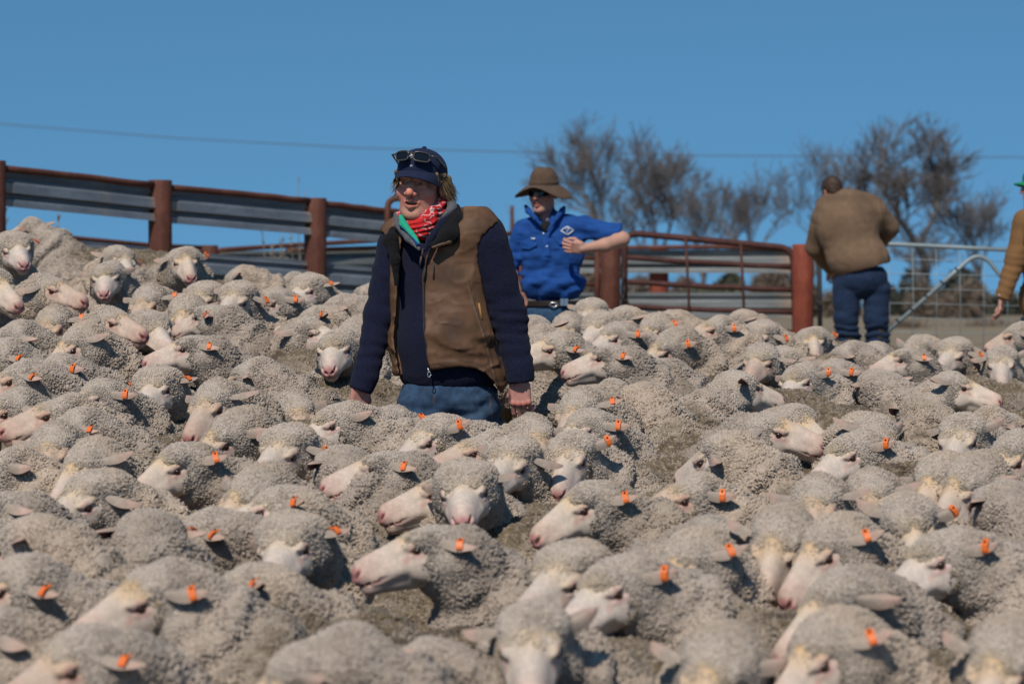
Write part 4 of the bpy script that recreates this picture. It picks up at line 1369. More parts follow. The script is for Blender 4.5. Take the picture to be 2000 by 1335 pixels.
def rot3(rz=0, rx=0, ry=0):
    return np.array(Euler((rx, ry, rz), 'XYZ').to_matrix())


def head_np(h=0.0035, skin=(0.50, 0.27, 0.19), mouth_open=0.006, ruddy=0.5, brow_hair=(0.30, 0.20, 0.11), jowl=0.0, crown=0.088):
    """human head; face towards -Y, X to the picture's right, origin between the ears at eye height"""
    G = Grid((-0.105, -0.150, -0.19), (0.105, 0.135, 0.145), h)
    f = s_ell(G, (0, 0.015, 0.040), (0.077, 0.098, crown))
    f = smin(f, s_ell(G, (0, -0.030, -0.045), (0.062, 0.064, 0.080)), 0.03)
    f = smin(f, s_ell(G, (0, -0.068, -0.108), (0.030, 0.026, 0.022)), 0.022)
    f = smin(f, s_ell(G, (0, -0.02, -0.098), (0.052 + jowl, 0.052, 0.030)), 0.03)
    f = smin(f, s_chain(G, [(0, 0.02, -0.06), (0, 0.035, -0.19)], [0.060, 0.062]), 0.025)
    for s in (-1, 1):
        f = smin(f, s_ell(G, (s * 0.045, -0.060, -0.032), (0.022, 0.022, 0.020)), 0.020)
        f = smin(f, s_cap(G, (s * 0.012, -0.090, 0.020), (s * 0.045, -0.078, 0.022), 0.010, 0.009), 0.014)
        f = smax(f, -s_ell(G, (s * 0.032, -0.098, 0.001), (0.018, 0.016, 0.011)), 0.010)
        f = smin(f, s_ell(G, (s * 0.032, -0.0745, 0.000), (0.0135, 0.0125, 0.0125)), 0.002)
        f = smin(f, s_cap(G, (s * 0.020, -0.088, 0.006), (s * 0.044, -0.080, 0.006), 0.0045), 0.005)
        f = smin(f, s_cap(G, (s * 0.020, -0.086, -0.009), (s * 0.043, -0.078, -0.008), 0.0035), 0.006)
        ear = s_ell(G, (s * 0.080, 0.012, -0.010), (0.008, 0.020, 0.033), rot3(s * 0.35))
        ear = smax(ear, -s_ell(G, (s * 0.088, 0.008, -0.006), (0.007, 0.011, 0.018)), 0.004)
        f = smin(f, ear, 0.006)
    f = smin(f, s_chain(G, [(0, -0.092, 0.010), (0, -0.104, -0.012), (0, -0.118, -0.034)], [0.008, 0.010, 0.0135]), 0.010)
    for s in (-1, 1):
        f = smin(f, s_ell(G, (s * 0.015, -0.103, -0.038), (0.010, 0.012, 0.009)), 0.006)
        f = smax(f, -s_ell(G, (s * 0.0075, -0.114, -0.047), (0.0045, 0.006, 0.004)), 0.003)
        f = smax(f, -s_cap(G, (s * 0.022, -0.100, -0.042), (s * 0.036, -0.086, -0.070), 0.0025), 0.008)
    f = smin(f, s_chain(G, [(-0.025, -0.086, -0.067), (0, -0.099, -0.062), (0.025, -0.086, -0.067)], [0.004, 0.0065, 0.004]), 0.007)
    f = smin(f, s_chain(G, [(-0.021, -0.085, -0.077), (0, -0.096, -0.080), (0.021, -0.085, -0.077)], [0.004, 0.0075, 0.004]), 0.007)
    f = smax(f, -s_ell(G, (0, -0.096, -0.0705), (0.023, 0.016, max(0.002, mouth_open))), 0.003)
    V, Q = surf_net(f, G)
    x, y, z = V[:, 0], V[:, 1], V[:, 2]
    c = np.tile(np.array(skin, np.float32), (len(V), 1))
    n = vnoise(V / 0.02, 3); n2 = vnoise(V / 0.006, 4)
    c *= (1 + 0.08 * n + 0.05 * n2)[:, None]
    red = np.array(skin) * np.array((1.12, 0.72, 0.68))
    for s in (-1, 1):
        c = mixc(c, red, sstep(0.040, 0.015, np.sqrt((x - s * 0.045) ** 2 + (z + 0.035) ** 2)) * sstep(-0.02, -0.05, y) * ruddy)
    c = mixc(c, red, sstep(0.030, 0.010, np.sqrt(x ** 2 + (z + 0.035) ** 2)) * sstep(-0.08, -0.10, y) * ruddy)
    c = mixc(c, red * 0.95, sstep(0.070, 0.082, np.abs(x)) * sstep(0.04, 0.0, np.abs(z + 0.01)) * 0.6)
    lip = np.abs(z + 0.071) + np.maximum(0, np.abs(x) - 0.020) * 0.8
    c = mixc(c, np.array(skin) * np.array((0.95, 0.55, 0.55)), sstep(0.016, 0.010, lip) * sstep(-0.075, -0.085, y) * 0.85)
    c = mixc(c, (0.05, 0.015, 0.012), sstep(0.0065, 0.004, np.abs(z + 0.0705)) * sstep(0.024, 0.020, np.abs(x)) * sstep(-0.060, -0.072, y) * (1 if mouth_open > 0.004 else 0.6))
    if mouth_open > 0.004:
        c = mixc(c, (0.55, 0.50, 0.44), sstep(0.0022, 0.001, np.abs(z + 0.0665)) * sstep(0.016, 0.012, np.abs(x)) * sstep(-0.07, -0.08, y))
    if jowl:
        for s in (-1, 1):
            fold = np.abs((np.abs(x) - 0.024) - (-0.042 - z) * 0.38) + np.maximum(0, np.abs(z + 0.058) - 0.022)
            c = mixc(c, np.array(skin) * np.array((0.70, 0.55, 0.52)), sstep(0.0045, 0.001, fold) * sstep(-0.05, -0.07, y) * 0.55)
        c = mixc(c, np.array(skin) * np.array((0.80, 0.78, 0.80)), sstep(-0.05, -0.075, z) * sstep(-0.02, -0.05, y) * (0.25 + 0.2 * n2))
    for s in (-1, 1):
        e = np.sqrt((x - s * 0.032) ** 2 + ((z - 0.000) * 1.7) ** 2)
        c = mixc(c, np.array(skin) * 0.62, sstep(0.020, 0.013, e) * sstep(-0.07, -0.08, y) * 0.6)
        c = mixc(c, (0.28, 0.25, 0.24), sstep(0.0105, 0.0085, e) * sstep(-0.06, -0.07, y))
        c = mixc(c, (0.05, 0.06, 0.07), sstep(0.0065, 0.005, np.sqrt((x - s * 0.032 + 0.002) ** 2 + z ** 2)) * sstep(-0.06, -0.07, y))
        b = np.abs(z - 0.023 - 0.1 * (np.abs(x) - 0.03)) + np.maximum(0, np.abs(np.abs(x) - 0.030) - 0.016)
        c = mixc(c, brow_hair, sstep(0.007, 0.003, b) * sstep(-0.06, -0.075, y) * 0.7)
    return V, Q, c.astype(np.float32)


def hand_np(curl=(35, 45, 30), thumb=1, h=0.003, skin=(0.47, 0.24, 0.18), splay=0.06):
    """hand hanging along -Z from the wrist at the origin, back of the hand towards -Y; thumb on side thumb*X"""
    G = Grid((-0.085, -0.05, -0.205), (0.085, 0.115, 0.055), h)
    f = s_box(G, (0, 0.002, -0.052), (0.040, 0.014, 0.044), None, 0.013)
    f = smin(f, s_ell(G, (0, 0, 0.012), (0.029, 0.022, 0.045)), 0.02)
    f = smin(f, s_ell(G, (thumb * 0.028, 0.012, -0.035), (0.018, 0.017, 0.033)), 0.012)
    L = [(.042, .026, .020), (.047, .030, .021), (.044, .028, .021), (.034, .021, .018)]
    order = L if thumb > 0 else L
    for i in range(4):
        x0 = thumb * (0.031 - 0.0205 * i)
        p = np.array((x0, 0.0, -0.088 - (0.004 if i in (1, 2) else 0)))
        f = smin(f, s_ell(G, (x0, -0.006, p[2] + 0.004), (0.010, 0.009, 0.011)), 0.006)
        a = 0.0
        pts, rs = [p], [0.0100 - 0.0006 * (i == 3)]
        for k in range(3):
            a += math.radians(curl[k] * (1 + 0.10 * (i - 1)))
            d = np.array((thumb * splay * (1.5 - i), math.sin(a), -math.cos(a)))
            p = p + d * L[i][k]
            pts.append(p); rs.append((0.0092, 0.0084, 0.0072)[k] - 0.0006 * (i == 3))
        f = smin(f, s_chain(G, pts, rs, 0.003), 0.0035)
    f = smin(f, s_chain(G, [(thumb * 0.030, 0.012, -0.030), (thumb * 0.050, 0.026, -0.058), (thumb * 0.047, 0.038, -0.085), (thumb * 0.040, 0.044, -0.104)], [0.014, 0.0115, 0.0105, 0.0085], 0.004), 0.006)
    V, Q = surf_net(f, G)
    n = vnoise(V / 0.012, 5)
    c = np.tile(np.array(skin, np.float32), (len(V), 1)) * (1 + 0.10 * n)[:, None]
    kn = sstep(0.018, 0.004, np.abs(V[:, 2] + 0.090)) * sstep(0.0, -0.008, V[:, 1])
    c = mixc(c, np.array(skin) * np.array((1.15, 0.72, 0.68)), kn * 0.6)
    return V, Q, c.astype(np.float32)


class Person:
    def __init__(s, label, px, d, group=None):
        p = W(px, 600, d)
        z = float(ground_z(np.array([p.x]), np.array([p.y]))[0])
        s.d, s.base = d, np.array((p.x, p.y, z))
        s.root = empty('person', tuple(s.base)); tag(s.root, label, 'person', group)
        s.body = MB(); s.k = d / F

    def M(s, px, py, dy=0.0): return np.array(W(px, py, s.d)) + np.array((0, dy, 0)) - s.base

    def grid(s, x0, y0, x1, y1, d0, d1, h):
        a, b = s.M(x0, y1, d0), s.M(x1, y0, d1)
        return Grid(np.minimum(a, b), np.maximum(a, b), h)

    def pxy(s, V):
        """photo pixel of local points"""
        P = V + s.base - np.array((0, 0, CAM_Z))
        dd = P @ np.array(CAM_FWD)
        return 1000 + F * P[:, 0] / dd, 667.5 - F * (P @ np.array(CAM_UP)) / dd

    def gpx(s, G):
        """approximate photo pixel coordinates over a grid"""
        X = G.X + s.base[0]; Z = G.Z + s.base[2] - CAM_Z
        return 1000 + X / s.k, 600 - Z / s.k

    def add_skin(s, V, Q, c, at, R=None, scale=1.0):
        V = np.asarray(V) * scale
        if R is not None: V = V @ np.asarray(R).T
        s.body.add(V + at, Q); s.body.C[-1] = c

    def limb(s, pts, rs, skin=(0.47, 0.25, 0.18)):
        s.body.tube([tuple(p) for p in pts], rs, 12, skin)

    def part(s, name, f, G, col, mat, colfn=None):
        V, Q = surf_net(f, G)
        c = np.tile(np.array(col, np.float32), (len(V), 1))
        if colfn is not None: c = colfn(V, c)
        return obj_np(name, V, Q, mat, s.root, True, c.astype(np.float32))

    def finish(s): return s.body.build('body', M_SKINP, s.root)


def interp(xs, ys, x): return np.interp(x, xs, ys)


def cap_parts(pr, at, R, col, scale=1.0, brim_len=0.075, brim_w=0.078, tilt=0.0, h=0.0035, crown=0.100):
    """baseball cap: crown, button and curved brim in head axes"""
    G = Grid((-0.10, -0.20, 0.005), (0.10, 0.125, 0.155), h)
    cr = s_ell(G, (0, 0.012, 0.038), (0.086, 0.107, crown))
    cr = smin(cr, s_ell(G, (0, -0.035, crown - 0.028), (0.066, 0.060, 0.052)), 0.03)
    cr = np.maximum(cr, -(G.Z - 0.034 - 0.10 * (G.Y + 0.09) * -0.25))
    for a in range(6):
        th = a * math.pi / 3 + math.pi / 6
    cr = cr + 0.0012 * np.abs(np.sin(3 * np.arctan2(G.X, G.Y - 0.012))) ** 0.3
    V, Q = surf_net(cr, G)
    bt, bq = surf_net(s_ell(G, (0, 0.012, 0.039 + crown), (0.009, 0.009, 0.006)), G)
    n = len(V); V = np.vstack([V, bt]); Q = np.vstack([Q, bq + n])
    rot = np.asarray(R)
    o = obj_np('cap', V * scale @ rot.T + at, Q, M_COTTON, pr.root, True, np.tile(np.array(col, np.float32), (len(V), 1)))
    # brim
    nu, nv = 21, 9
    P = []
    for lay in (0, 1):
        for i in range(nu):
            t = (i / (nu - 1) * 2 - 1)
            ang = t * 1.12
            for j in range(nv):
                v = j / (nv - 1)
                x = brim_w * 1.04 * math.sin(ang)
                yin = 0.012 - 0.102 * math.cos(ang)
                yout = yin - brim_len * math.cos(ang * 1.35) ** 0.7 if abs(ang * 1.35) < math.pi / 2 else yin
                y = yin + (yout - yin) * v
                z = 0.043 - 0.024 * (t * t) * (0.55 + 0.45 * v) - 0.022 * v - tilt * v - 0.004 * lay + 0.004 * (1 - abs(t)) * v
                P.append((x, y, z))
    P = np.array(P); o2 = nu * nv; Qb = []
    for i in range(nu - 1):
        for j in range(nv - 1):
            q = [i * nv + j, i * nv + j + 1, (i + 1) * nv + j + 1, (i + 1) * nv + j]
            Qb.append(q); Qb.append([o2 + k for k in q[::-1]])
        Qb.append([i * nv + nv - 1, o2 + i * nv + nv - 1, o2 + (i + 1) * nv + nv - 1, (i + 1) * nv + nv - 1])
    b = obj_np('brim', P * scale @ rot.T + at, np.array(Qb), M_COTTON, o, True, np.tile(np.array(col, np.float32), (len(P), 1)))
    return o


def text_mesh(name, txt, size, mat, parent, fn):
    """lettering turned to a mesh and laid onto a surface by fn(x, y, z)->point"""
    cu = bpy.data.curves.new(name, 'FONT'); cu.body = txt; cu.size = size; cu.align_x = 'CENTER'; cu.align_y = 'CENTER'; cu.extrude = 0.001
    cu.resolution_u = 3
    to = bpy.data.objects.new(name + '_src', cu); COL.objects.link(to)
    dg = bpy.context.evaluated_depsgraph_get()
    me = bpy.data.meshes.new_from_object(to.evaluated_get(dg))
    bpy.data.objects.remove(to); bpy.data.curves.remove(cu)
    for v in me.vertices: v.co = fn(*v.co)
    me.materials.clear(); me.materials.append(mat)
    me.name = name
    return link(bpy.data.objects.new(name, me), parent)


M_THREAD = mat_plain('white_thread', (0.62, 0.64, 0.68), 0.8)


def glasses_np(pr, at, R, scale, parent, lens_name='lens', y0=-0.106, z0=0.0, w=0.030, hgt=0.020, wrap=0.012, frame_col=None):
    """frame with two lenses and side arms, in head axes"""
    rot = np.asarray(R)
    tf = lambda P: np.asarray(P) * scale @ rot.T + at
    mb = MB()
    for s in (-1, 1):
        ring = []
        for a in np.linspace(0, 2 * math.pi, 25):
            ca, sa = math.cos(a), math.sin(a)
            x = s * 0.035 + w * np.sign(ca) * abs(ca) ** 0.6
            z = z0 + hgt * np.sign(sa) * abs(sa) ** 0.6 - (0.003 if sa < 0 else 0)
            ring.append((x, y0 + wrap * (x / 0.06) ** 2, z))
        mb.tube(tf(ring), 0.0032 * scale, 6)
        V = np.array(ring[:-1]); V[:, 1] += 0.001
        cpt = V.mean(0)[None]
        k = np.arange(24)
        lm = MB(); lm.add(tf(np.vstack([V, cpt - (0, 0.002, 0)])), None, np.stack([k, (k + 1) % 24, np.full(24, 24)], 1))
        lm.add(tf(np.vstack([V + (0, 0.002, 0), cpt])), None, np.stack([(k + 1) % 24, k, np.full(24, 24)], 1))
        lm.build(lens_name, M_GLASS, parent)
        mb.tube(tf([(s * 0.064, y0 + wrap, z0 + hgt * 0.5), (s * 0.078, y0 + 0.03, z0 + hgt * 0.5), (s * 0.084, y0 + 0.12, z0 + hgt * 0.3)]), 0.0035 * scale, 6)
    mb.tube(tf([(-0.008, y0, z0 + 0.006), (0, y0 - 0.003, z0 + 0.009), (0.008, y0, z0 + 0.006)]), 0.003 * scale, 6)
    return mb.build('frame', M_FRAME, parent)


# ------------------------------------------------ the man in the oilskin vest
def man_vest():
    p = Person('person in brown oilskin vest, navy sweater and navy cap standing among the sheep', 880, 11.3)
    M = p.M
    # head
    HS_ = 1.13
    at = M(822, 360, 0.0); R = rot3(-math.radians(17), math.radians(0), math.radians(4))
    hv, hq, hc = head_np(0.0033, (0.56, 0.27, 0.19), 0.0065, 0.6, (0.33, 0.22, 0.12), 0.006, 0.068)
    p.add_skin(hv, hq, hc, at, R, HS_)
    hl = lambda x, y, z: at + (np.array((x, y, z)) * HS_) @ R.T
    at_c = hl(0, 0, 0.006)
    cap_parts(p, at_c, R, (0.010, 0.016, 0.045), HS_ * 1.0, 0.068, 0.090, 0.008, 0.0033, 0.084)
    # lettering round the front of the cap
    cap = p.root.children[-1] if False else [c for c in COL.objects if c.name.startswith('cap') and c.parent == p.root][0]

    Gq = Grid((-0.10, -0.20, 0.005), (0.10, 0.125, 0.155), 0.0033)
    fq = s_ell(Gq, (0, 0.012, 0.038), (0.086, 0.107, 0.084))
    fq = smin(fq, s_ell(Gq, (0, -0.035, 0.056), (0.066, 0.060, 0.052)), 0.03)

    def on_cap(x0, z0):
        def fn(x, y, z):
            xx = x0 + x; zz = z0 + y - 5.0 * xx * xx
            ix = int(round((xx - Gq.lo[0]) / Gq.h)); iz = int(round((zz - Gq.lo[2]) / Gq.h))
            row = fq[ix, :, iz]; k = int(np.argmax(row < 0)); f1, f0 = row[k], row[k - 1]
            yy = Gq.lo[1] + (k - 1 + f0 / (f0 - f1)) * Gq.h
            return Vector(hl(xx, yy - 0.002 - z, zz + 0.006))
        return fn
    text_mesh('lettering', '& LILLI', 0.020, M_THREAD, cap, on_cap(0.010, 0.094))
    text_mesh('lettering', '/////////', 0.012, M_THREAD, cap, on_cap(0.0, 0.080))
    text_mesh('lettering', 'H', 0.011, M_THREAD, cap, on_cap(-0.004, 0.054))
    # hair
    G = Grid((-0.13, -0.08, -0.11), (0.14, 0.16, 0.07), 0.0032)
    f = s_ell(G, (0, 0.050, -0.005), (0.081, 0.068, 0.066))
    for s in (-1, 1):
        f = smin(f, s_chain(G, [(s * 0.077, -0.052, 0.036), (s * 0.080, -0.042, 0.004)], [0.008, 0.005], 0.01), 0.01)
        f = smin(f, s_chain(G, [(s * 0.080, -0.020, 0.040), (s * 0.086, 0.030, 0.022), (s * 0.088, 0.050, -0.018), (s * 0.090, 0.062, -0.045)], [0.008, 0.011, 0.014, 0.008], 0.02), 0.02)
    f = smax(f, -s_ell(G, (0, -0.045, -0.03), (0.077, 0.07, 0.10)), 0.008)
    f = f + 0.0030 * gnoise(G, (0.007, 0.007, 0.035), 5) + 0.004 * gnoise(G, 0.022, 6)
    V, Q = surf_net(f, G)
    c = np.tile(np.array((0.17, 0.115, 0.062), np.float32), (len(V), 1)) * (1 + 0.6 * vnoise(V / np.array((.006, .006, .03)), 7))[:, None]
    mbh = MB()
    mbh.add(V * HS_ @ R.T + at, Q); mbh.C[-1] = c
    rn = random.Random(5)
    for i in range(700):                # loose strands
        s = 1 if rn.random() < 0.75 else -1
        a0 = rn.uniform(-0.3, 1.25)
        q0 = np.array((s * 0.080 * math.cos(a0 * 0.9), 0.005 + 0.085 * math.sin(a0), rn.uniform(0.0, 0.045)))
        ln_ = rn.uniform(0.04, 0.085); out = np.array((s * rn.uniform(0.12, 0.55), rn.uniform(0.1, 0.5), -1.0)); out /= np.linalg.norm(out)
        q1 = q0 + out * ln_ * 0.5 + np.array((s * 0.006, 0.004, 0)); q2 = q0 + out * ln_ + np.array((s * rn.uniform(0, .016), rn.uniform(-.004, .014), rn.uniform(0, .008)))
        g = rn.uniform(0.7, 1.5)
        mbh.tube([hl(*q0), hl(*q1), hl(*q2)], [0.0013, 0.0012, 0.0006], 3, (0.20 * g, 0.140 * g, 0.078 * g), False)
    mbh.build('hair', M_HAIR, p.root)
    # neck and hidden limbs of the body
    p.limb([M(838, 400, 0.03), M(850, 450, 0.05), M(865, 520, 0.05), M(875, 760, 0.05)], [0.06, 0.07, 0.11, 0.10])
    # hands
    V, Q, c = hand_np((28, 48, 35), -1, 0.003, (0.50, 0.23, 0.18))
    p.add_skin(V, Q, c, M(1015, 742, -0.11), rot3(math.radians(-12), math.radians(4), math.radians(-3)), 1.02)
    V, Q, c = hand_np((22, 35, 25), 1, 0.003, (0.50, 0.23, 0.18))
    p.add_skin(V, Q, c, M(708, 752, -0.05), rot3(math.radians(25), math.radians(8), math.radians(8)), 1.02)
    # sweater
    Rt = rot3(-math.radians(24))
    G = p.grid(670, 380, 1060, 800, -0.32, 0.30, 0.0075)
    X, Y = p.gpx(G)
    tors = s_ell(G, M(858, 540, 0.02), (0.205, 0.140, 0.25), Rt.T)
    tors = smin(tors, s_cap(G, M(785, 470, 0.07), M(945, 458, -0.06), 0.075, 0.085), 0.06)
    tors = smin(tors, s_ell(G, M(868, 660, 0.01), (0.205, 0.165, 0.22), Rt.T), 0.06)
    tors = smin(tors, s_ell(G, M(876, 730, 0.03), (0.205, 0.150, 0.10), Rt.T), 0.05)
    tors = smin(tors, s_cap(G, M(838, 440, 0.03), M(850, 480, 0.02), 0.085, 0.12), 0.05)
    armL = s_chain(G, [M(770, 480, 0.07), M(741, 615, 0.04), M(715, 735, -0.03)], [0.074, 0.062, 0.050], 0.03)
    armR = s_chain(G, [M(952, 480, -0.07), M(993, 615, -0.06), M(1015, 728, -0.10)], [0.086, 0.070, 0.054], 0.03)
    wr = gnoise(G, (0.09, 0.09, 0.030), 21)
    armL = armL + 0.005 * wr + 0.0025 * np.sin(Y * 0.28 + 3 * gnoise(G, 0.1, 4)) * sstep(600, 700, Y)
    armR = armR + 0.005 * wr + 0.0025 * np.sin(Y * 0.30 + 3 * gnoise(G, 0.1, 9)) * sstep(560, 640, Y) * sstep(730, 700, Y)
    cuffL = s_cap(G, M(713, 738, -0.03), M(706, 757, -0.04), 0.052, 0.050)
    cuffR = s_cap(G, M(1015, 724, -0.10), M(1017, 743, -0.105), 0.055, 0.053)
    ribl = 0.0016 * np.sin(np.arctan2(G.Y - M(710, 748, -0.03)[1], G.X - M(710, 748, 0)[0]) * 26)
    ribr = 0.0016 * np.sin(np.arctan2(G.Y - M(1016, 735, -0.1)[1], G.X - M(1016, 735, 0)[0]) * 26)
    zc = np.maximum
    cutL = (Y - 762 - (X - 705) * 0.35) * p.k
    cutR = (Y - 746 + (X - 1016) * 0.12) * p.k
    armL = zc(smin(armL, cuffL + ribl, 0.012), cutL)
    armR = zc(smin(armR, cuffR + ribr, 0.012), cutR)
    tors_s = tors + 0.003 * gnoise(G, 0.06, 31)
    hem = 752 + (X - 775) * 0.02
    rib = 0.0015 * np.sin(np.arctan2(G.Y - M(876, 740, 0.03)[1], G.X - M(876, 740, 0)[0]) * 95) * sstep(728, 732, Y)
    tors_s = zc(tors_s + rib, (Y - hem) * p.k)
    f = smin(smin(tors_s, armL, 0.02), armR, 0.02)
    # the neck opening
    f = smax(f, -s_chain(G, [M(826, 405, -0.05), M(832, 448, -0.08), M(838, 485, -0.17)], [0.075, 0.055, 0.02], 0.02), 0.01)
    p.part('sweater', f, G, (0.010, 0.012, 0.030), M_KNIT)
    # jeans
    G2 = p.grid(740, 700, 1010, 1500, -0.25, 0.30, 0.009)
    X2, Y2 = p.gpx(G2)
    gz = -0.0
    f = s_ell(G2, M(876, 770, 0.04), (0.195, 0.150, 0.13), Rt.T)
    kz = lambda px, dy, z: np.array((M(px, 900, dy)[0], M(px, 900, dy)[1], z))
    for a, b, dx in ((828, 815, 0.02), (925, 945, 0.02)):
        f = smin(f, s_chain(G2, [M(a, 790, 0.02), kz((a + b) / 2, 0.0, 0.50), kz(b, 0.03, 0.06)], [0.105, 0.078, 0.062], 0.03), 0.03)
    f = f + 0.008 * gnoise(G2, (0.12, 0.08, 0.028), 41) - 0.008 * np.abs(gnoise(G2, (0.10, 0.08, 0.022), 43)) * sstep(45, 15, np.abs(X2 - 852)) + 0.003 * np.sin((Y2 * 0.18 + X2 * 0.05) + 3 * gnoise(G2, 0.08, 42))
    f = np.maximum(f, (735 - Y2) * p.k)

    def jc(V, c):
        x, y = p.pxy(V)
        n = vnoise(V / 0.05, 3)
        c = c * (1 + 0.25 * n)[:, None]
        c = mixc(c, (0.075, 0.13, 0.20), sstep(60, 10, np.abs(x - 925)) * sstep(765, 800, y) * 0.55)
        c = mixc(c, (0.30, 0.20, 0.09), sstep(1.6, 0.4, np.abs(x - 957 - (y - 780) * 0.1)) * 0.35)
        c = mixc(c, (0.30, 0.20, 0.09), sstep(1.6, 0.4, np.abs(x - 847 + (y - 780) * 0.12)) * 0.25)
        return c
    p.part('jeans', f, G2, (0.030, 0.062, 0.115), M_DENIM, jc)
    mbb = MB()
    for px in (815, 945):
        q = kz(px, 0.0, 0.05)
        mbb.tube([q + (0, 0.12, 0), q + (0, 0.0, 0.02), q + (0, -0.14, -0.015)], [0.045, 0.055, 0.035], 10, (0.06, 0.035, 0.02))
    mbb.build('boots', M_OIL, p.root)
    # vest
    G3 = p.grid(735, 405, 1010, 800, -0.36, 0.34, 0.0065)
    X, Y = p.gpx(G3)
    v = s_ell(G3, M(858, 540, 0.02), (0.205, 0.140, 0.25), Rt.T)
    v = smin(v, s_ell(G3, M(868, 660, 0.01), (0.205, 0.165, 0.22), Rt.T), 0.06)
    v = smin(v, s_ell(G3, M(880, 735, 0.03), (0.212, 0.155, 0.12), Rt.T), 0.05)
    v = smin(v, s_cap(G3, M(785, 470, 0.07), M(925, 455, -0.06), 0.070, 0.082), 0.06)
    v = v - 0.024
    v = smin(v, s_chain(G3, [M(868, 428, 0.0), M(912, 432, -0.05), M(952, 450, -0.08)], [0.050, 0.052, 0.040], 0.03), 0.04)
    v = smin(v, s_chain(G3, [M(790, 440, 0.06), M(770, 462, 0.06)], [0.045, 0.045], 0.03), 0.04)
    v = v + 0.006 * gnoise(G3, (0.13, 0.12, 0.09), 51) + 0.003 * gnoise(G3, (0.040, 0.05, 0.10), 52) - 0.003 * np.abs(gnoise(G3, (0.10, 0.10, 0.07), 53)) - 0.005 * sstep(0.22, 0.0, np.abs(gnoise(G3, (0.09, 0.08, 0.07), 54))) * sstep(500, 640, Y) - 0.003 * sstep(0.2, 0.0, np.abs(gnoise(G3, (0.05, 0.08, 0.04), 56))) + 0.004 * np.sin((X * 0.06 - Y * 0.11) + 4 * gnoise(G3, 0.15, 55)) * sstep(600, 680, Y)
    v = v - 0.008 * sstep(10, 3, np.abs(Y - (np.where(X > 838, 708, 728)))) * 0.4
    hemx = np.array([740, 768, 800, 838, 870, 900, 930, 950, 965, 978, 988, 1000])
    hemy = np.array([736, 736, 730, 722, 717, 714, 718, 728, 745, 768, 786, 780])
    hem = np.interp(X, hemx, hemy)
    v = smax(v, (Y - hem) * p.k, 0.006)
    # open front
    xl = np.interp(Y, [430, 470, 520, 600, 660, 700, 735], [792, 786, 778, 776, 770, 776, 782])
    xr = np.interp(Y, [430, 470, 500, 540, 640, 720, 735], [905, 860, 834, 826, 829, 838, 840])
    op = np.maximum(np.maximum(xl - X, X - xr) * p.k, G3.Y - M(840, 500, -0.02)[1])
    v = smax(v, -op, 0.008)
    # armholes
    v = smax(v, -(s_chain(G3, [M(962, 478, -0.07), M(993, 615, -0.06), M(1010, 700, -0.09)], [0.095, 0.080, 0.070], 0.03)), 0.010)
    v = smax(v, -(s_chain(G3, [M(748, 490, 0.06), M(728, 615, 0.04), M(700, 700, -0.02)], [0.080, 0.072, 0.060], 0.03)), 0.010)
    v = smax(v, -s_chain(G3, [M(826, 400, -0.03), M(836, 448, -0.10)], [0.095, 0.075], 0.02), 0.01)

    def vc(V, c):
        x, y = p.pxy(V)
        n = vnoise(V / 0.10, 13); n2 = vnoise(V / 0.03, 14)
        c = c * (1 + 0.22 * n + 0.14 * n2)[:, None]
        c = mixc(c, (0.180, 0.102, 0.058), sstep(0.0, 0.7, n + 0.4 * n2) * 0.75)
        c = mixc(c, (0.060, 0.037, 0.026), sstep(0.1, 0.8, -n + 0.5 * n2) * 0.65)
        hy = np.interp(x, hemx, hemy)
        sx = np.interp(y, [545, 600, 660, 720, 760], [912, 926, 946, 962, 972])
        c = mixc(c, (0.19, 0.125, 0.085), sstep(2.4, 0.8, np.abs(x - sx)) * sstep(540, 560, y) * 0.6)
        c = mixc(c, (0.045, 0.028, 0.018), sstep(2.0, 0.6, np.abs(x - sx - 3)) * sstep(540, 560, y) * 0.6)
        c = mixc(c, (0.045, 0.028, 0.018), sstep(2.0, 0.6, np.abs(y - hy + 9)) * 0.7)
        return c
    vo = p.part('vest', v, G3, (0.122, 0.065, 0.036), M_OIL, vc)
    # vest lining and collar flaps
    Gc = p.grid(745, 375, 925, 560, -0.36, 0.12, 0.005)
    Xc, Yc = p.gpx(Gc)
    c1 = s_chain(Gc, [M(889, 408, 0.0), M(893, 436, -0.10), M(882, 462, -0.165), M(846, 482, -0.195)], [0.022, 0.034, 0.030, 0.012], 0.02)
    c2 = s_chain(Gc, [M(868, 440, -0.10), M(868, 470, -0.16)], [0.03, 0.022], 0.02)
    c1 = smin(c1, c2, 0.03)
    c3 = s_chain(Gc, [M(774, 438, 0.03), M(766, 470, -0.05), M(774, 510, -0.10), M(777, 560, -0.12)], [0.018, 0.028, 0.018, 0.008], 0.02)
    f = np.minimum(c1, c3) + 0.002 * gnoise(Gc, 0.008, 61)
    lin = p.part('lining', f, Gc, (0.006, 0.006, 0.007), M_PILE); lin.parent = vo
    f = s_chain(Gc, [M(894, 452, -0.135), M(880, 474, -0.185), M(848, 485, -0.205)], [0.010, 0.010, 0.006], 0.01)
    e = p.part('collar_edge', f, Gc, (0.098, 0.060, 0.036), M_OIL); e.parent = vo
    # zips, pocket, tab on the vest
    def surf_y(px, py, fld, Gx):
        q = M(px, py, 0)
        ix = int(round((q[0] - Gx.lo[0]) / Gx.h)); iz = int(round((q[2] - Gx.lo[2]) / Gx.h))
        ix = min(max(ix, 0), fld.shape[0] - 1); iz = min(max(iz, 0), fld.shape[2] - 1)
        row = fld[ix, :, iz]; k = np.argmax(row < 0)
        return float(Gx.lo[1] + k * Gx.h) if row.min() < 0 else M(px, py, -0.15)[1]

    def on(px, py, off=-0.004):
        q = M(px, py, 0); q[1] = surf_y(px, py, v, G3) + off; return q
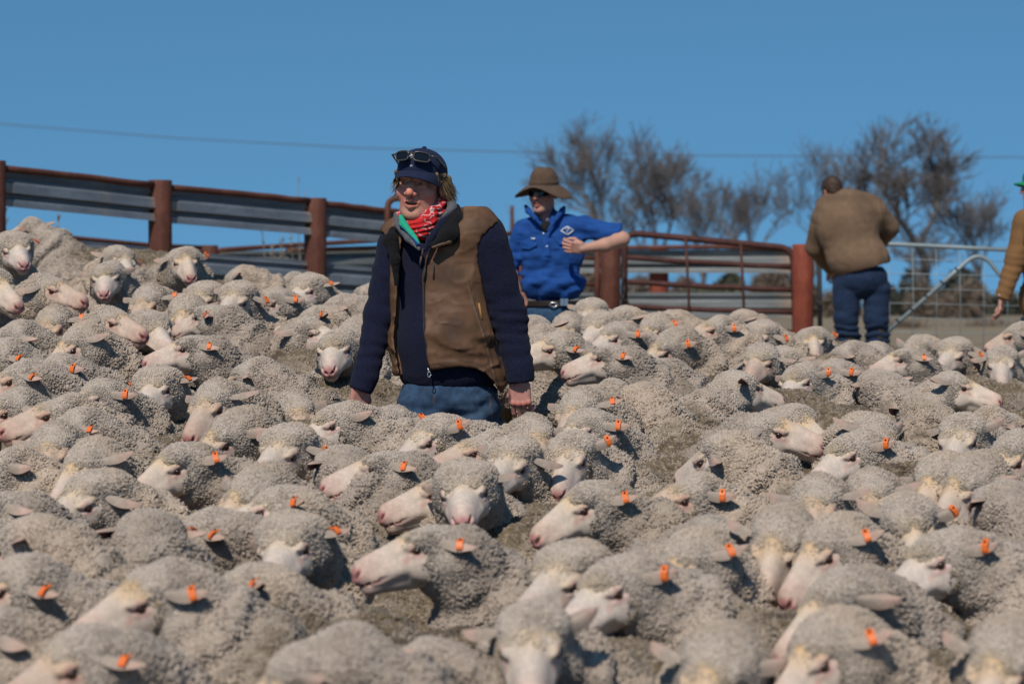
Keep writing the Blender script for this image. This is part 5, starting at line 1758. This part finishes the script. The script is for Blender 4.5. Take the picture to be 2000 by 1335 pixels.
    mb = MB(); mb.tube([on(x, y) for x, y in ((838, 505), (830, 540), (830, 580), (832, 640), (837, 700), (840, 718))], 0.0042, 6, (0.02, 0.02, 0.02))
    z = mb.build('zip', mat_plain('black_zip', (0.015, 0.015, 0.016), 0.5), vo)
    mb = MB(); q = on(838, 722, -0.008)
    mb.tube([q + (0, 0, .012), q + (0.004, -.004, -.004)], 0.004, 6); ring = [q + np.array((0.005 + .006 * math.cos(a), -.006, -.014 + .011 * math.sin(a))) for a in np.linspace(0, 6.28, 13)]
    mb.tube(ring, 0.0022, 6); mb.build('zip_pull', M_STEEL, vo)
    mb = MB(); mb.tube([on(849, 506), on(850, 525), on(849, 546)], 0.0035, 6); mb.build('chest_pocket_zip', bpy.data.materials['black_zip'], vo)
    mb = MB(); q = on(942, 605, -0.003)
    qa, qb = on(936, 592), on(942, 624)
    mb.tube([qa, (qa + qb) / 2, qb], 0.005, 6, None); mb.build('pocket_tab', mat_plain('tan_leather', (0.30, 0.15, 0.04), 0.6), vo)
    # sweater collar with zip
    f = s_chain(Gc, [M(773, 418, 0.04), M(778, 440, -0.06), M(800, 468, -0.14), M(822, 488, -0.178)], [0.012, 0.014, 0.013, 0.008], 0.01)
    f = np.minimum(f, s_chain(Gc, [M(880, 390, 0.04), M(884, 408, -0.05), M(866, 436, -0.12), M(842, 470, -0.165), M(832, 490, -0.18)], [0.018, 0.020, 0.018, 0.014, 0.008], 0.01))

    def cc(V, c):
        x, y = p.pxy(V)
        return mixc(c, (0.010, 0.012, 0.030), sstep(0, 8, (x - 862) * 0.55 + (y - 420) * 0.9) * (x > 820))
    p.part('sweater_collar', f, Gc, (0.105, 0.105, 0.115), M_KNIT, cc)
    mb = MB(); mb.tube([M(829, 487, -0.185), M(826, 505, -0.19)], 0.003, 6); mb.tube([M(826, 502, -0.195), M(823, 520, -0.195)], 0.0045, 6); mb.build('sweater_zip_pull', mat_plain('brown_leather', (0.06, 0.035, 0.025), 0.6), p.root)
    # shirt collar
    f = s_chain(Gc, [M(784, 424, -0.06), M(790, 440, -0.11), M(806, 458, -0.145), M(820, 480, -0.175)], [0.010, 0.016, 0.011, 0.007], 0.01)
    f = np.minimum(f, s_chain(Gc, [M(812, 462, -0.15), M(819, 478, -0.178)], [0.008, 0.010], 0.01))

    def sc(V, c):
        x, y = p.pxy(V)
        return mixc(c, (0.012, 0.05, 0.22), sstep(0.0, 0.4, (y - 440) - (x - 790) * 0.95 - 8))
    p.part('shirt_collar', f, Gc, (0.02, 0.33, 0.20), M_COTTON, sc)
    # red neck scarf
    Gs = p.grid(770, 380, 880, 470, -0.22, 0.16, 0.0035)
    Xs, Ys = p.gpx(Gs)
    f = None
    for (ya, yb, dy, r) in ((414, 404, 0.0, 0.022), (428, 420, -0.004, 0.024), (441, 436, 0.0, 0.022), (451, 449, 0.01, 0.018)):
        ring = []
        for a in np.linspace(0, 2 * math.pi, 13):
            cx = 824 + (ya - 414) * 0.10; hw = 40 - (ya - 414) * 0.30
            ring.append(M(cx + hw * math.cos(a), ya + (yb - ya) * math.cos(a) - 13 * max(0, math.cos(a)) + 12 * max(0, -math.sin(a)), 0.025 + dy + 0.096 * math.sin(a)))
        g = s_chain(Gs, ring, [r] * 13, 0.01)
        f = g if f is None else smin(f, g, 0.014)
    f = f + 0.0025 * np.sin(Ys * 0.55 + Xs * 0.2 + 4 * gnoise(Gs, 0.05, 71)) + 0.003 * gnoise(Gs, 0.03, 72)

    def bc(V, c):
        x, y = p.pxy(V)
        n = vnoise(V / np.array((.017, .017, .013)), 23); n2 = vnoise(V / 0.03, 24)
        w = sstep(0.16, 0.06, np.abs(n - 0.25 * n2)) * sstep(-0.15, 0.1, vnoise(V / 0.035, 27))
        c = c * (1 + 0.15 * n2)[:, None]
        return mixc(c, (0.62, 0.55, 0.54), w * 0.85)
    p.part('neck_scarf', f, Gs, (0.52, 0.020, 0.022), M_COTTON, bc)
    p.finish()
    # sunglasses pushed up onto the cap: a thing of their own
    t = empty('sunglasses', tuple(p.base + hl(0, -0.12, 0.085))); tag(t, 'dark square sunglasses pushed up on the navy cap', 'sunglasses')
    off = np.array(t.location)
    Rg = R @ rot3(0, math.radians(-16), 0)
    at2 = p.base + hl(-0.004, 0.006, 0.062) - off
    glasses_np(p, at2, Rg, HS_ * 1.03, t, 'lens', -0.121, 0.0, 0.0255, 0.0148, 0.020)
    return p


# ------------------------------------------------ the man in the blue shirt
def man_blue():
    p = Person('person in blue work shirt and wide brown hat with elbow on the gate post', 1080, 18.6)
    M = p.M; k = p.k
    HS_ = 1.04
    at = M(1061, 377, 0.0); R = rot3(-math.radians(26), 0.02, 0)
    hv, hq, hc = head_np(0.0045, (0.52, 0.26, 0.19), 0.002, 0.6, (0.15, 0.09, 0.05))
    p.add_skin(hv, hq, hc, at, R, HS_)
    p.limb([M(1063, 400, 0.03), M(1070, 440, 0.05), M(1078, 590, 0.06)], [0.058, 0.075, 0.10])
    # hat
    rot = R
    nr, na = 12, 48
    P = []
    for lay in (0, 1):
        for i in range(nr):
            q = i / (nr - 1)
            for j in range(na):
                a = 2 * math.pi * j / na
                rx, ry = 0.078 + q * 0.094, 0.098 + q * 0.080
                x, y = rx * math.sin(a), 0.01 - ry * math.cos(a)
                side = abs(math.sin(a)) ** 1.6
                z = 0.052 - q * (0.006 + 0.030 * side) - 0.040 * q * q * side - 0.010 * q * max(0, math.cos(a)) - 0.03 * q * q * max(0, -math.cos(a)) + 0.006 * math.sin(3 * a + 1) * q + 0.003 * math.sin(5 * a) * q - 0.005 * lay
                P.append((x, y, z))
    P = np.array(P); n = nr * na; Q = []
    for i in range(nr - 1):
        for j in range(na):
            q4 = [i * na + j, i * na + (j + 1) % na, (i + 1) * na + (j + 1) % na, (i + 1) * na + j]
            Q.append(q4); Q.append([n + v_ for v_ in q4[::-1]])
    for j in range(na): Q.append([(nr - 1) * na + j, (nr - 1) * na + (j + 1) % na, n + (nr - 1) * na + (j + 1) % na, n + (nr - 1) * na + j])
    Gh = Grid((-0.11, -0.14, 0.03), (0.11, 0.15, 0.21), 0.0045)
    cr = s_ell(Gh, (0, 0.01, 0.055), (0.084, 0.104, 0.092))
    cr = smin(cr, s_ell(Gh, (0, 0.01, 0.105), (0.066, 0.085, 0.055)), 0.03)
    cr = smax(cr, -s_ell(Gh, (0, 0.01, 0.172), (0.022, 0.075, 0.022)), 0.02)
    cr = np.maximum(cr, 0.046 - Gh.Z)
    cr = cr - 0.003 * sstep(0.012, 0.008, np.abs(Gh.Z - 0.062))
    cv, cq = surf_net(cr, Gh)
    V = np.vstack([P, cv]); Qs = np.vstack([np.array(Q), cq + len(P)])
    c = np.tile(np.array((0.100, 0.061, 0.038), np.float32), (len(V), 1)) * (1 + 0.15 * vnoise(V / 0.05, 3))[:, None]
    ht = rot @ rot3(0, math.radians(3), math.radians(2))
    obj_np('hat', V * 1.10 @ ht.T + at + np.array((0, 0, 0.000)), Qs, M_FELT, p.root, True, c)
    gl = empty('dark_glasses'); gl.parent = p.root
    glasses_np(p, at, R, HS_, gl, 'lens', -0.108, 0.0, 0.033, 0.019, 0.030)
    # shirt
    Rt = rot3(-math.radians(14))
    G = p.grid(975, 395, 1240, 615, -0.36, 0.26, 0.0085)
    X, Y = p.gpx(G)
    t_ = s_ell(G, M(1076, 490, 0.03), (0.225, 0.140, 0.26), Rt.T)
    t_ = smin(t_, s_cap(G, M(1022, 446, 0.06), M(1138, 440, 0.0), 0.068, 0.072), 0.06)
    t_ = smin(t_, s_ell(G, M(1080, 555, 0.03), (0.225, 0.150, 0.13), Rt.T), 0.05)
    t_ = smin(t_, s_cap(G, M(1064, 420, 0.03), M(1068, 445, 0.02), 0.066, 0.10), 0.05)
    aL = s_chain(G, [M(1020, 450, 0.06), M(1003, 500, 0.08), M(998, 530, 0.07)], [0.070, 0.062, 0.055], 0.02)
    aR = s_chain(G, [M(1140, 446, -0.01), M(1175, 452, -0.06), M(1204, 456, -0.10)], [0.074, 0.068, 0.064], 0.02)
    aR = np.maximum(aR, ((X - 1213) * 0.9 + (Y - 456) * 0.25) * k)
    aR = aR - 0.006 * sstep(0.016, 0.010, np.abs(((X - 1207) * 0.9 + (Y - 456) * 0.25) * k))
    aR = smax(aR, -((1162 + (Y - 440) * 0.3 - X) * -0.55 - (470 - Y) * 0.6 + 12) * k * 0 - 1, 0.01)
    wr = 0.008 * gnoise(G, (0.09, 0.07, 0.045), 81) + 0.005 * gnoise(G, (0.05, 0.05, 0.022), 82) + 0.006 * np.sin(X * 0.10 + Y * 0.16 + 4 * gnoise(G, 0.14, 83)) * sstep(470, 540, Y)
    f = smin(smin(t_, aL, 0.03), aR, 0.03) + wr - 0.012 * np.abs(gnoise(G, (0.13, 0.10, 0.055), 84)) + 0.006
    f = np.maximum(f, (Y - 592 + 5 * np.sin(X * 0.07)) * k)
    f = np.maximum(f, np.where(X < 1012, (Y - 534) * k, -1.0))
    f = smax(f, -s_chain(G, [M(1060, 402, -0.03), M(1063, 430, -0.08), M(1067, 458, -0.14)], [0.062, 0.045, 0.016], 0.02), 0.01)

    def shc(V, c):
        x, y = p.pxy(V)
        n = vnoise(V / 0.06, 3)
        c = c * (1 + 0.12 * n)[:, None]
        return c
    so = p.part('shirt', f, G, (0.010, 0.060, 0.235), M_COTTON, shc)

    def on(px, py, off=-0.004):
        q = M(px, py, 0)
        ix = int(round((q[0] - G.lo[0]) / G.h)); iz = int(round((q[2] - G.lo[2]) / G.h))
        row = f[ix, :, iz]; kk = np.argmax(row < 0)
        q[1] = G.lo[1] + kk * G.h + off if row.min() < 0 else -0.12
        return q
    # collar stand and wings
    Gc = p.grid(1020, 385, 1115, 470, -0.24, 0.16, 0.005)
    fc = s_chain(Gc, [M(1027, 402, 0.06), M(1032, 412, -0.04), M(1046, 428, -0.115), M(1056, 440, -0.13)], [0.012, 0.020, 0.015, 0.006], 0.01)
    fc = np.minimum(fc, s_chain(Gc, [M(1102, 404, 0.06), M(1098, 412, -0.04), M(1084, 430, -0.115), M(1070, 452, -0.14)], [0.012, 0.020, 0.016, 0.008], 0.01))
    p.part('collar', fc, Gc, (0.010, 0.060, 0.235), M_COTTON).parent = so
    fu = s_ell(Gc, M(1066, 446, -0.06), (0.04, 0.05, 0.05))
    p.part('undershirt', fu, Gc, (0.012, 0.012, 0.014), M_COTTON)
    # pocket flaps, placket, buttons
    def patch(name, pts, thick, col, mat=M_COTTON):
        q = [on(x, y, -0.009) for x, y in pts]
        n_ = len(q); ctr = sum(q) / n_
        mb = MB(); V_ = np.array(q + [ctr]); kk = np.arange(n_)
        mb.add(V_ + (0, -thick, 0), None, np.stack([kk, np.full(n_, n_), (kk + 1) % n_], 1), col)
        mb.add(V_, None, np.stack([kk, (kk + 1) % n_, np.full(n_, n_)], 1), col)
        i_ = np.arange(n_)
        mb.add(np.vstack([V_[:-1] + (0, -thick, 0), V_[:-1]]), np.stack([i_, (i_ + 1) % n_, n_ + (i_ + 1) % n_, n_ + i_], 1), None, col)
        return mb.build(name, mat, so, False)
    blue = (0.011, 0.066, 0.26)
    patch('pocket_flap', [(1013, 470), (1030, 471), (1049, 473), (1048, 480), (1034, 487), (1018, 485)], 0.007, blue)
    patch('pocket_flap', [(1086, 469), (1108, 467), (1129, 463), (1128, 472), (1112, 479), (1092, 478)], 0.007, blue)
    patch('placket', [(1056, 448), (1066, 458), (1072, 470), (1074, 500), (1064, 500), (1060, 470)], 0.004, blue)
    mb = MB()
    for x, y in ((1061, 457), (1068, 482)): q = on(x, y, -0.012); mb.tube([q, q + (0, -0.004, 0)], 0.008, 10)
    mb.build('buttons', M_STEEL, so)
    patch('pocket_label', [(1037, 464.5), (1045, 465.5), (1045, 467.5), (1037, 466.5)], 0.008, (0.5, 0.5, 0.5), M_THREAD)
    # diamond badge stitched on the chest
    mb = MB()
    dm = [(1095, 451), (1107, 443), (1120, 450.5), (1107.5, 459.5)]
    lo_ = min(on(x, y)[1] for x, y in dm) - 0.006
    pts = [on(x, y, -0.008) for x, y in dm]
    for a_, b_ in zip(pts, pts[1:] + pts[:1]): mb.tube([a_, (a_ + b_) / 2 + (0, -0.004, 0), b_], 0.0042, 6)
    mb.build('badge', M_THREAD, so)
    cx = (pts[0] + pts[1] + pts[2] + pts[3]) / 4
    text_mesh('lettering', 'TB', 0.024, M_THREAD, so, lambda x, y, z: Vector(cx + np.array((x, -0.012 - z, y + 0.010))))
    text_mesh('lettering', 'F', 0.024, M_THREAD, so, lambda x, y, z: Vector(cx + np.array((x, -0.010 - z, y - 0.010))))
    # bare forearms and hands
    sk = (0.50, 0.27, 0.19)
    Ga = p.grid(1090, 440, 1235, 515, -0.42, 0.05, 0.006)
    fa = s_chain(Ga, [M(1196, 458, -0.10), M(1214, 468, -0.13), M(1180, 480, -0.20), M(1136, 487, -0.26)], [0.042, 0.047, 0.044, 0.028], 0.02)
    V, Q = surf_net(fa, Ga)
    p.body.add(V, Q, None, sk)
    V, Q, c = hand_np((40, 55, 40), -1, 0.004, (0.50, 0.26, 0.19))
    Rh = np.array(Matrix(((0, 0, 1), (0.25, 0.97, 0), (-0.97, 0.25, 0))))
    Rh = np.stack([np.array((0.10, -0.25, 0.96)), np.array((0.20, -0.94, -0.27)) * -1, np.array((0.97, 0.22, -0.06))], 1)
    Rh[:, 0] = np.cross(Rh[:, 1], Rh[:, 2])
    p.add_skin(V, Q, c, M(1138, 486, -0.26), Rh, 1.0)
    p.limb([M(998, 525, 0.07), M(1000, 548, 0.05), M(1012, 572, 0.0)], [0.044, 0.044, 0.034], sk)
    V, Q, c = hand_np((30, 40, 30), 1, 0.004, (0.50, 0.26, 0.19))
    p.add_skin(V, Q, c, M(1013, 574, 0.0), rot3(0.5, 0, -0.5), 1.0)
    # belt and jeans
    G2 = p.grid(1000, 575, 1165, 1010, -0.22, 0.26, 0.010)
    X2, Y2 = p.gpx(G2)
    f2 = s_ell(G2, M(1082, 612, 0.05), (0.185, 0.135, 0.14), Rt.T)
    kz = lambda px, dy, z: np.array((M(px, 700, dy)[0], M(px, 700, dy)[1], z))
    for a in (1052, 1112): f2 = smin(f2, s_chain(G2, [M(a, 630, 0.04), kz(a, 0.03, 0.5), kz(a, 0.05, 0.05)], [0.10, 0.075, 0.062], 0.03), 0.03)
    f2 = f2 + 0.006 * gnoise(G2, (0.10, 0.08, 0.03), 91)
    f2 = np.maximum(f2, (588 - Y2) * k)
    p.part('jeans', f2, G2, (0.032, 0.075, 0.135), M_DENIM)
    Gb = p.grid(1010, 570, 1160, 620, -0.24, 0.27, 0.006)
    Xb, Yb = p.gpx(Gb)
    fb = s_ell(Gb, M(1082, 612, 0.05), (0.194, 0.144, 0.30), Rt.T)
    fb = np.maximum(fb, (np.abs(Yb - 593 - (X.mean() - X.mean())) - 6) * k)
    bo = p.part('belt', fb, Gb, (0.020, 0.014, 0.011), M_OIL)
    q = M(1081, 595, -0.10); q[1] = M(1081, 595, 0.05)[1] - 0.150
    mb = MB(); ring = [q + np.array((0.026 * math.cos(a), 0, 0.014 * math.sin(a))) for a in np.linspace(0, 6.28, 13)]; mb.tube(ring, 0.005, 6)
    mb.build('buckle', M_STEEL, bo)
    mb = MB(); q2 = M(1101, 590, 0); q2[1] = M(1081, 595, 0.05)[1] - 0.152
    for dx in (-0.012, 0.014): mb.box(q2 + (dx, 0, 0), (0.024, 0.022, 0.046))
    po = mb.build('belt_pouch', M_STEEL, bo, False)
    mb = MB()
    for px in (1052, 1112):
        q = kz(px, 0.03, 0.05)
        mb.tube([q + (0, 0.12, 0), q + (0, 0.0, 0.02), q + (0, -0.14, -0.015)], [0.045, 0.055, 0.035], 10, (0.06, 0.035, 0.02))
    mb.build('boots', M_OIL, p.root)
    p.finish()


# ------------------------------------------------ the man bending over in a brown jacket
def man_bending():
    p = Person('person seen from behind bending forward in brown canvas jacket and jeans', 1680, 23.6)
    M = p.M; k = p.k
    at = M(1628, 374, 0.12); R = rot3(math.radians(-150), 0.0, 0.0) @ rot3(0, 0.32, 0.10)
    hv, hq, hc = head_np(0.006, (0.48, 0.23, 0.16), 0.002)
    p.add_skin(hv, hq, hc, at, R, 0.97)
    p.limb([M(1632, 385, 0.08), M(1655, 420, 0.06), M(1680, 520, 0.0)], [0.06, 0.09, 0.12])
    G = Grid((-0.11, -0.13, -0.11), (0.11, 0.14, 0.15), 0.006)
    f = s_ell(G, (0, 0.02, 0.045), (0.084, 0.104, 0.094))
    f = smin(f, s_ell(G, (0, 0.070, -0.02), (0.064, 0.035, 0.052)), 0.03)
    f = smax(f, -s_ell(G, (0, -0.085, -0.02), (0.10, 0.09, 0.10)), 0.01)
    f = smax(f, -s_ell(G, (0, -0.02, -0.05), (0.12, 0.050, 0.065)), 0.01)
    f = f + 0.003 * gnoise(G, 0.012, 4)
    V, Q = surf_net(f, G)
    c = np.tile(np.array((0.050, 0.028, 0.018), np.float32), (len(V), 1)) * (1 + 0.3 * vnoise(V / 0.015, 2))[:, None]
    obj_np('hair', V * 0.97 @ R.T + at, Q, M_HAIR, p.root, True, c)
    # jacket
    G = p.grid(1570, 355, 1780, 590, -0.25, 0.55, 0.010)
    X, Y = p.gpx(G)
    f = s_ell(G, M(1657, 440, 0.08), (0.272, 0.19, 0.31), rot3(0, 0, math.radians(-8)).T)
    f = smin(f, s_ell(G, M(1678, 505, 0.04), (0.262, 0.20, 0.20)), 0.08)
    f = smin(f, s_cap(G, M(1618, 405, 0.12), M(1700, 405, 0.12), 0.10, 0.12), 0.07)
    f = smin(f, s_cap(G, M(1634, 380, 0.10), M(1645, 400, 0.10), 0.070, 0.10), 0.03)
    aR = s_chain(G, [M(1712, 415, 0.10), M(1740, 442, 0.20), M(1722, 482, 0.40)], [0.115, 0.088, 0.070], 0.03)
    aL = s_chain(G, [M(1610, 425, 0.12), M(1600, 482, 0.26), M(1634, 520, 0.46)], [0.100, 0.080, 0.062], 0.03)
    f0 = f
    hem = np.interp(X, [1590, 1612, 1622, 1660, 1700, 1745, 1760], [540, 545, 545, 533, 522, 509, 506])
    f = np.maximum(f, (Y - hem) * k)
    f = smin(smin(f, aR, 0.025), aL, 0.02)
    f = f + 0.008 * gnoise(G, (0.16, 0.10, 0.12), 101) - 0.006 * np.abs(gnoise(G, (0.10, 0.08, 0.07), 102))
    f = f - 0.004 * sstep(3.0, 1.0, np.abs(X - np.interp(Y, [390, 430, 470, 500], [1715, 1722, 1724, 1732]))) * sstep(385, 400, Y)

    def jc(V, c):
        x, y = p.pxy(V)
        n = vnoise(V / 0.12, 3); n2 = vnoise(V / 0.03, 4)
        c = c * (1 + 0.14 * n + 0.10 * n2)[:, None]
        c = mixc(c, (0.21, 0.135, 0.065), sstep(2.2, 0.8, np.abs(x - np.interp(y, [390, 430, 470, 500], [1715, 1722, 1724, 1732]))) * sstep(385, 395, y) * sstep(480, 465, y) * 0.7)
        c = mixc(c, (0.06, 0.038, 0.022), sstep(400, 388, y) * sstep(382, 390, y + 6) * 0.3)
        return c
    jo = p.part('jacket', f, G, (0.165, 0.104, 0.064), M_CANVAS, jc)
    Gk = p.grid(1590, 360, 1690, 410, -0.15, 0.35, 0.008)
    fk = s_chain(Gk, [M(1614, 392, 0.16), M(1628, 389, 0.02), M(1650, 385, 0.00), M(1664, 386, 0.10)], [0.020, 0.024, 0.024, 0.020], 0.01)
    p.part('collar', fk, Gk, (0.150, 0.094, 0.058), M_CANVAS).parent = jo
    # legs
    G2 = p.grid(1600, 490, 1770, 770, -0.22, 0.36, 0.010)
    X2, Y2 = p.gpx(G2)
    f2 = s_ell(G2, M(1683, 545, 0.05), (0.225, 0.175, 0.17))
    zf = lambda px, dy, z: np.array((M(px, 650, dy)[0], dy, z))
    for a, b in ((1653, 1659), (1712, 1716)):
        f2 = smin(f2, s_chain(G2, [M(a + 2, 565, 0.05), M(a, 625, 0.03), M(b, 660, 0.06), zf(b, 0.06, 0.07)], [0.118, 0.098, 0.094, 0.080], 0.03), 0.012)
    f2 = f2 + 0.009 * gnoise(G2, (0.12, 0.10, 0.045), 111) + 0.010 * np.sin(Y2 * 0.45 + 2.5 * gnoise(G2, 0.12, 112)) * sstep(625, 640, Y2)
    f2 = np.maximum(f2, (520 - Y2) * k)
    p.part('jeans', f2, G2, (0.013, 0.027, 0.062), M_DENIM)
    mb = MB()
    for px in (1660, 1717):
        q = zf(px, 0.04, 0.05)
        mb.tube([q + (0, -0.10, 0), q + (0, 0.0, 0.02), q + (0, 0.17, -0.015)], [0.05, 0.06, 0.04], 10, (0.02, 0.02, 0.018))
        mb.tube([q + (0, -0.02, 0), q + (0, -0.02, 0.20)], [0.06, 0.065], 10, (0.025, 0.025, 0.02))
    mb.build('boots', M_OIL, p.root)
    V, Q, c = hand_np((40, 50, 35), 1, 0.005)
    p.add_skin(V, Q, c, M(1712, 490, 0.44), rot3(math.pi, -0.9, 0), 1.0)
    V, Q, c = hand_np((40, 50, 35), -1, 0.005)
    p.add_skin(V, Q, c, M(1638, 523, 0.50), rot3(math.pi, -0.9, 0), 1.0)
    p.finish()


# ------------------------------------------------ the man in the green cap at the right edge
def man_green():
    p = Person('person in green cap and tan work jacket cut by the right edge of the photo', 2040, 20.5)
    M = p.M; k = p.k
    at = M(2025, 366, 0.0); R = rot3(-math.radians(78), 0.0, 0)
    hv, hq, hc = head_np(0.006, (0.50, 0.27, 0.20), 0.002, 0.4, (0.10, 0.06, 0.04))
    p.add_skin(hv, hq, hc, at, R, 1.0)
    cap_parts(p, at, R, (0.010, 0.20, 0.075), 1.05, 0.075, 0.082, 0.0, 0.006)
    p.limb([M(2030, 385, 0.03), M(2035, 430, 0.04), M(2040, 600, 0.04)], [0.058, 0.09, 0.12])
    G = p.grid(1920, 385, 2130, 680, -0.36, 0.34, 0.009)
    X, Y = p.gpx(G)
    f = s_ell(G, M(2040, 480, 0.04), (0.185, 0.20, 0.32))
    f = smin(f, s_cap(G, M(2020, 425, -0.10), M(2055, 425, 0.16), 0.085, 0.085), 0.05)
    f = smin(f, s_ell(G, M(2042, 585, 0.04), (0.185, 0.19, 0.20)), 0.06)
    f = np.maximum(f, (Y - 640) * k)
    f = f - 0.008 * sstep(4, 2, np.abs(Y - 636)) - 0.006 * sstep(3, 1.5, np.abs(Y - 562))
    f = smin(f, s_cap(G, M(2020, 402, 0.02), M(2036, 402, 0.03), 0.066, 0.075), 0.03)
    arm = s_chain(G, [M(1996, 432, -0.12), M(1977, 508, -0.14), M(1949, 580, -0.19)], [0.088, 0.074, 0.055], 0.03)
    arm = arm + 0.0025 * np.sin(Y * 0.42 - X * 0.12 + 2 * gnoise(G, 0.1, 122)) * sstep(480, 510, Y)
    arm = np.maximum(arm, ((Y - 584) * 0.95 + (1949 - X) * 0.3) * k)
    arm2 = s_chain(G, [M(2080, 432, 0.18), M(2092, 520, 0.22), M(2085, 590, 0.12)], [0.088, 0.074, 0.055], 0.03)
    f = smin(smin(f, arm, 0.012), arm2, 0.02) + 0.005 * gnoise(G, (0.08, 0.08, 0.05), 121)
    f = smax(f, -s_chain(G, [M(2010, 396, -0.04), M(2006, 420, -0.06)], [0.05, 0.02], 0.02), 0.01)

    def jc(V, c):
        n = vnoise(V / 0.09, 3)
        return c * (1 + 0.15 * n)[:, None]
    jo = p.part('jacket', f, G, (0.195, 0.100, 0.040), M_CANVAS, jc)
    Gc = p.grid(1985, 385, 2050, 430, -0.22, 0.16, 0.007)
    fc = s_chain(Gc, [M(2000, 398, -0.10), M(1999, 412, -0.11), M(2005, 425, -0.10)], [0.016, 0.018, 0.010], 0.01)
    p.part('collar', fc, Gc, (0.03, 0.028, 0.028), M_CANVAS).parent = jo
    mb = MB(); mb.tube([M(1991, 440, -0.20), M(1991, 462, -0.21), M(1990, 480, -0.21)], 0.005, 6); mb.build('chest_zip', M_BLACK, jo)
    mb = MB(); q = M(1941, 577, -0.235); mb.tube([q, q + (0, -.004, 0)], 0.008, 8); mb.build('cuff_snap', M_STEEL, jo)
    V, Q, c = hand_np((18, 28, 22), 1, 0.004, (0.48, 0.25, 0.18), 0.10)
    p.add_skin(V, Q, c, M(1947, 583, -0.19), rot3(math.radians(70), 0.05, 0.10), 0.92)
    V, Q, c = hand_np((30, 40, 30), -1, 0.005)
    p.add_skin(V, Q, c, M(2083, 596, 0.12), rot3(-1.2, 0, 0), 1.0)
    G2 = p.grid(1975, 600, 2110, 900, -0.2, 0.3, 0.012)
    X2, Y2 = p.gpx(G2)
    f2 = s_ell(G2, M(2042, 625, 0.04), (0.17, 0.16, 0.15))
    for a, dy in ((2038, -0.06), (2050, 0.12)):
        q = M(a, 700, dy)
        f2 = smin(f2, s_chain(G2, [M(a, 650, dy), np.array((q[0], q[1], 0.06))], [0.10, 0.07], 0.03), 0.03)
    f2 = f2 + 0.006 * gnoise(G2, 0.06, 131)
    f2 = np.maximum(f2, (618 - Y2) * k)
    p.part('jeans', f2, G2, (0.022, 0.035, 0.065), M_DENIM)
    mb = MB()
    for a, dy in ((2038, -0.06), (2050, 0.12)):
        q = M(a, 700, dy); q[2] = 0.05
        mb.tube([q + (0.12, 0, 0), q + (0, 0.0, 0.02), q + (-0.15, 0, -0.015)], [0.045, 0.055, 0.035], 10, (0.06, 0.035, 0.02))
    mb.build('boots', M_OIL, p.root)
    p.finish()


man_vest()
man_blue()
man_bending()
man_green()
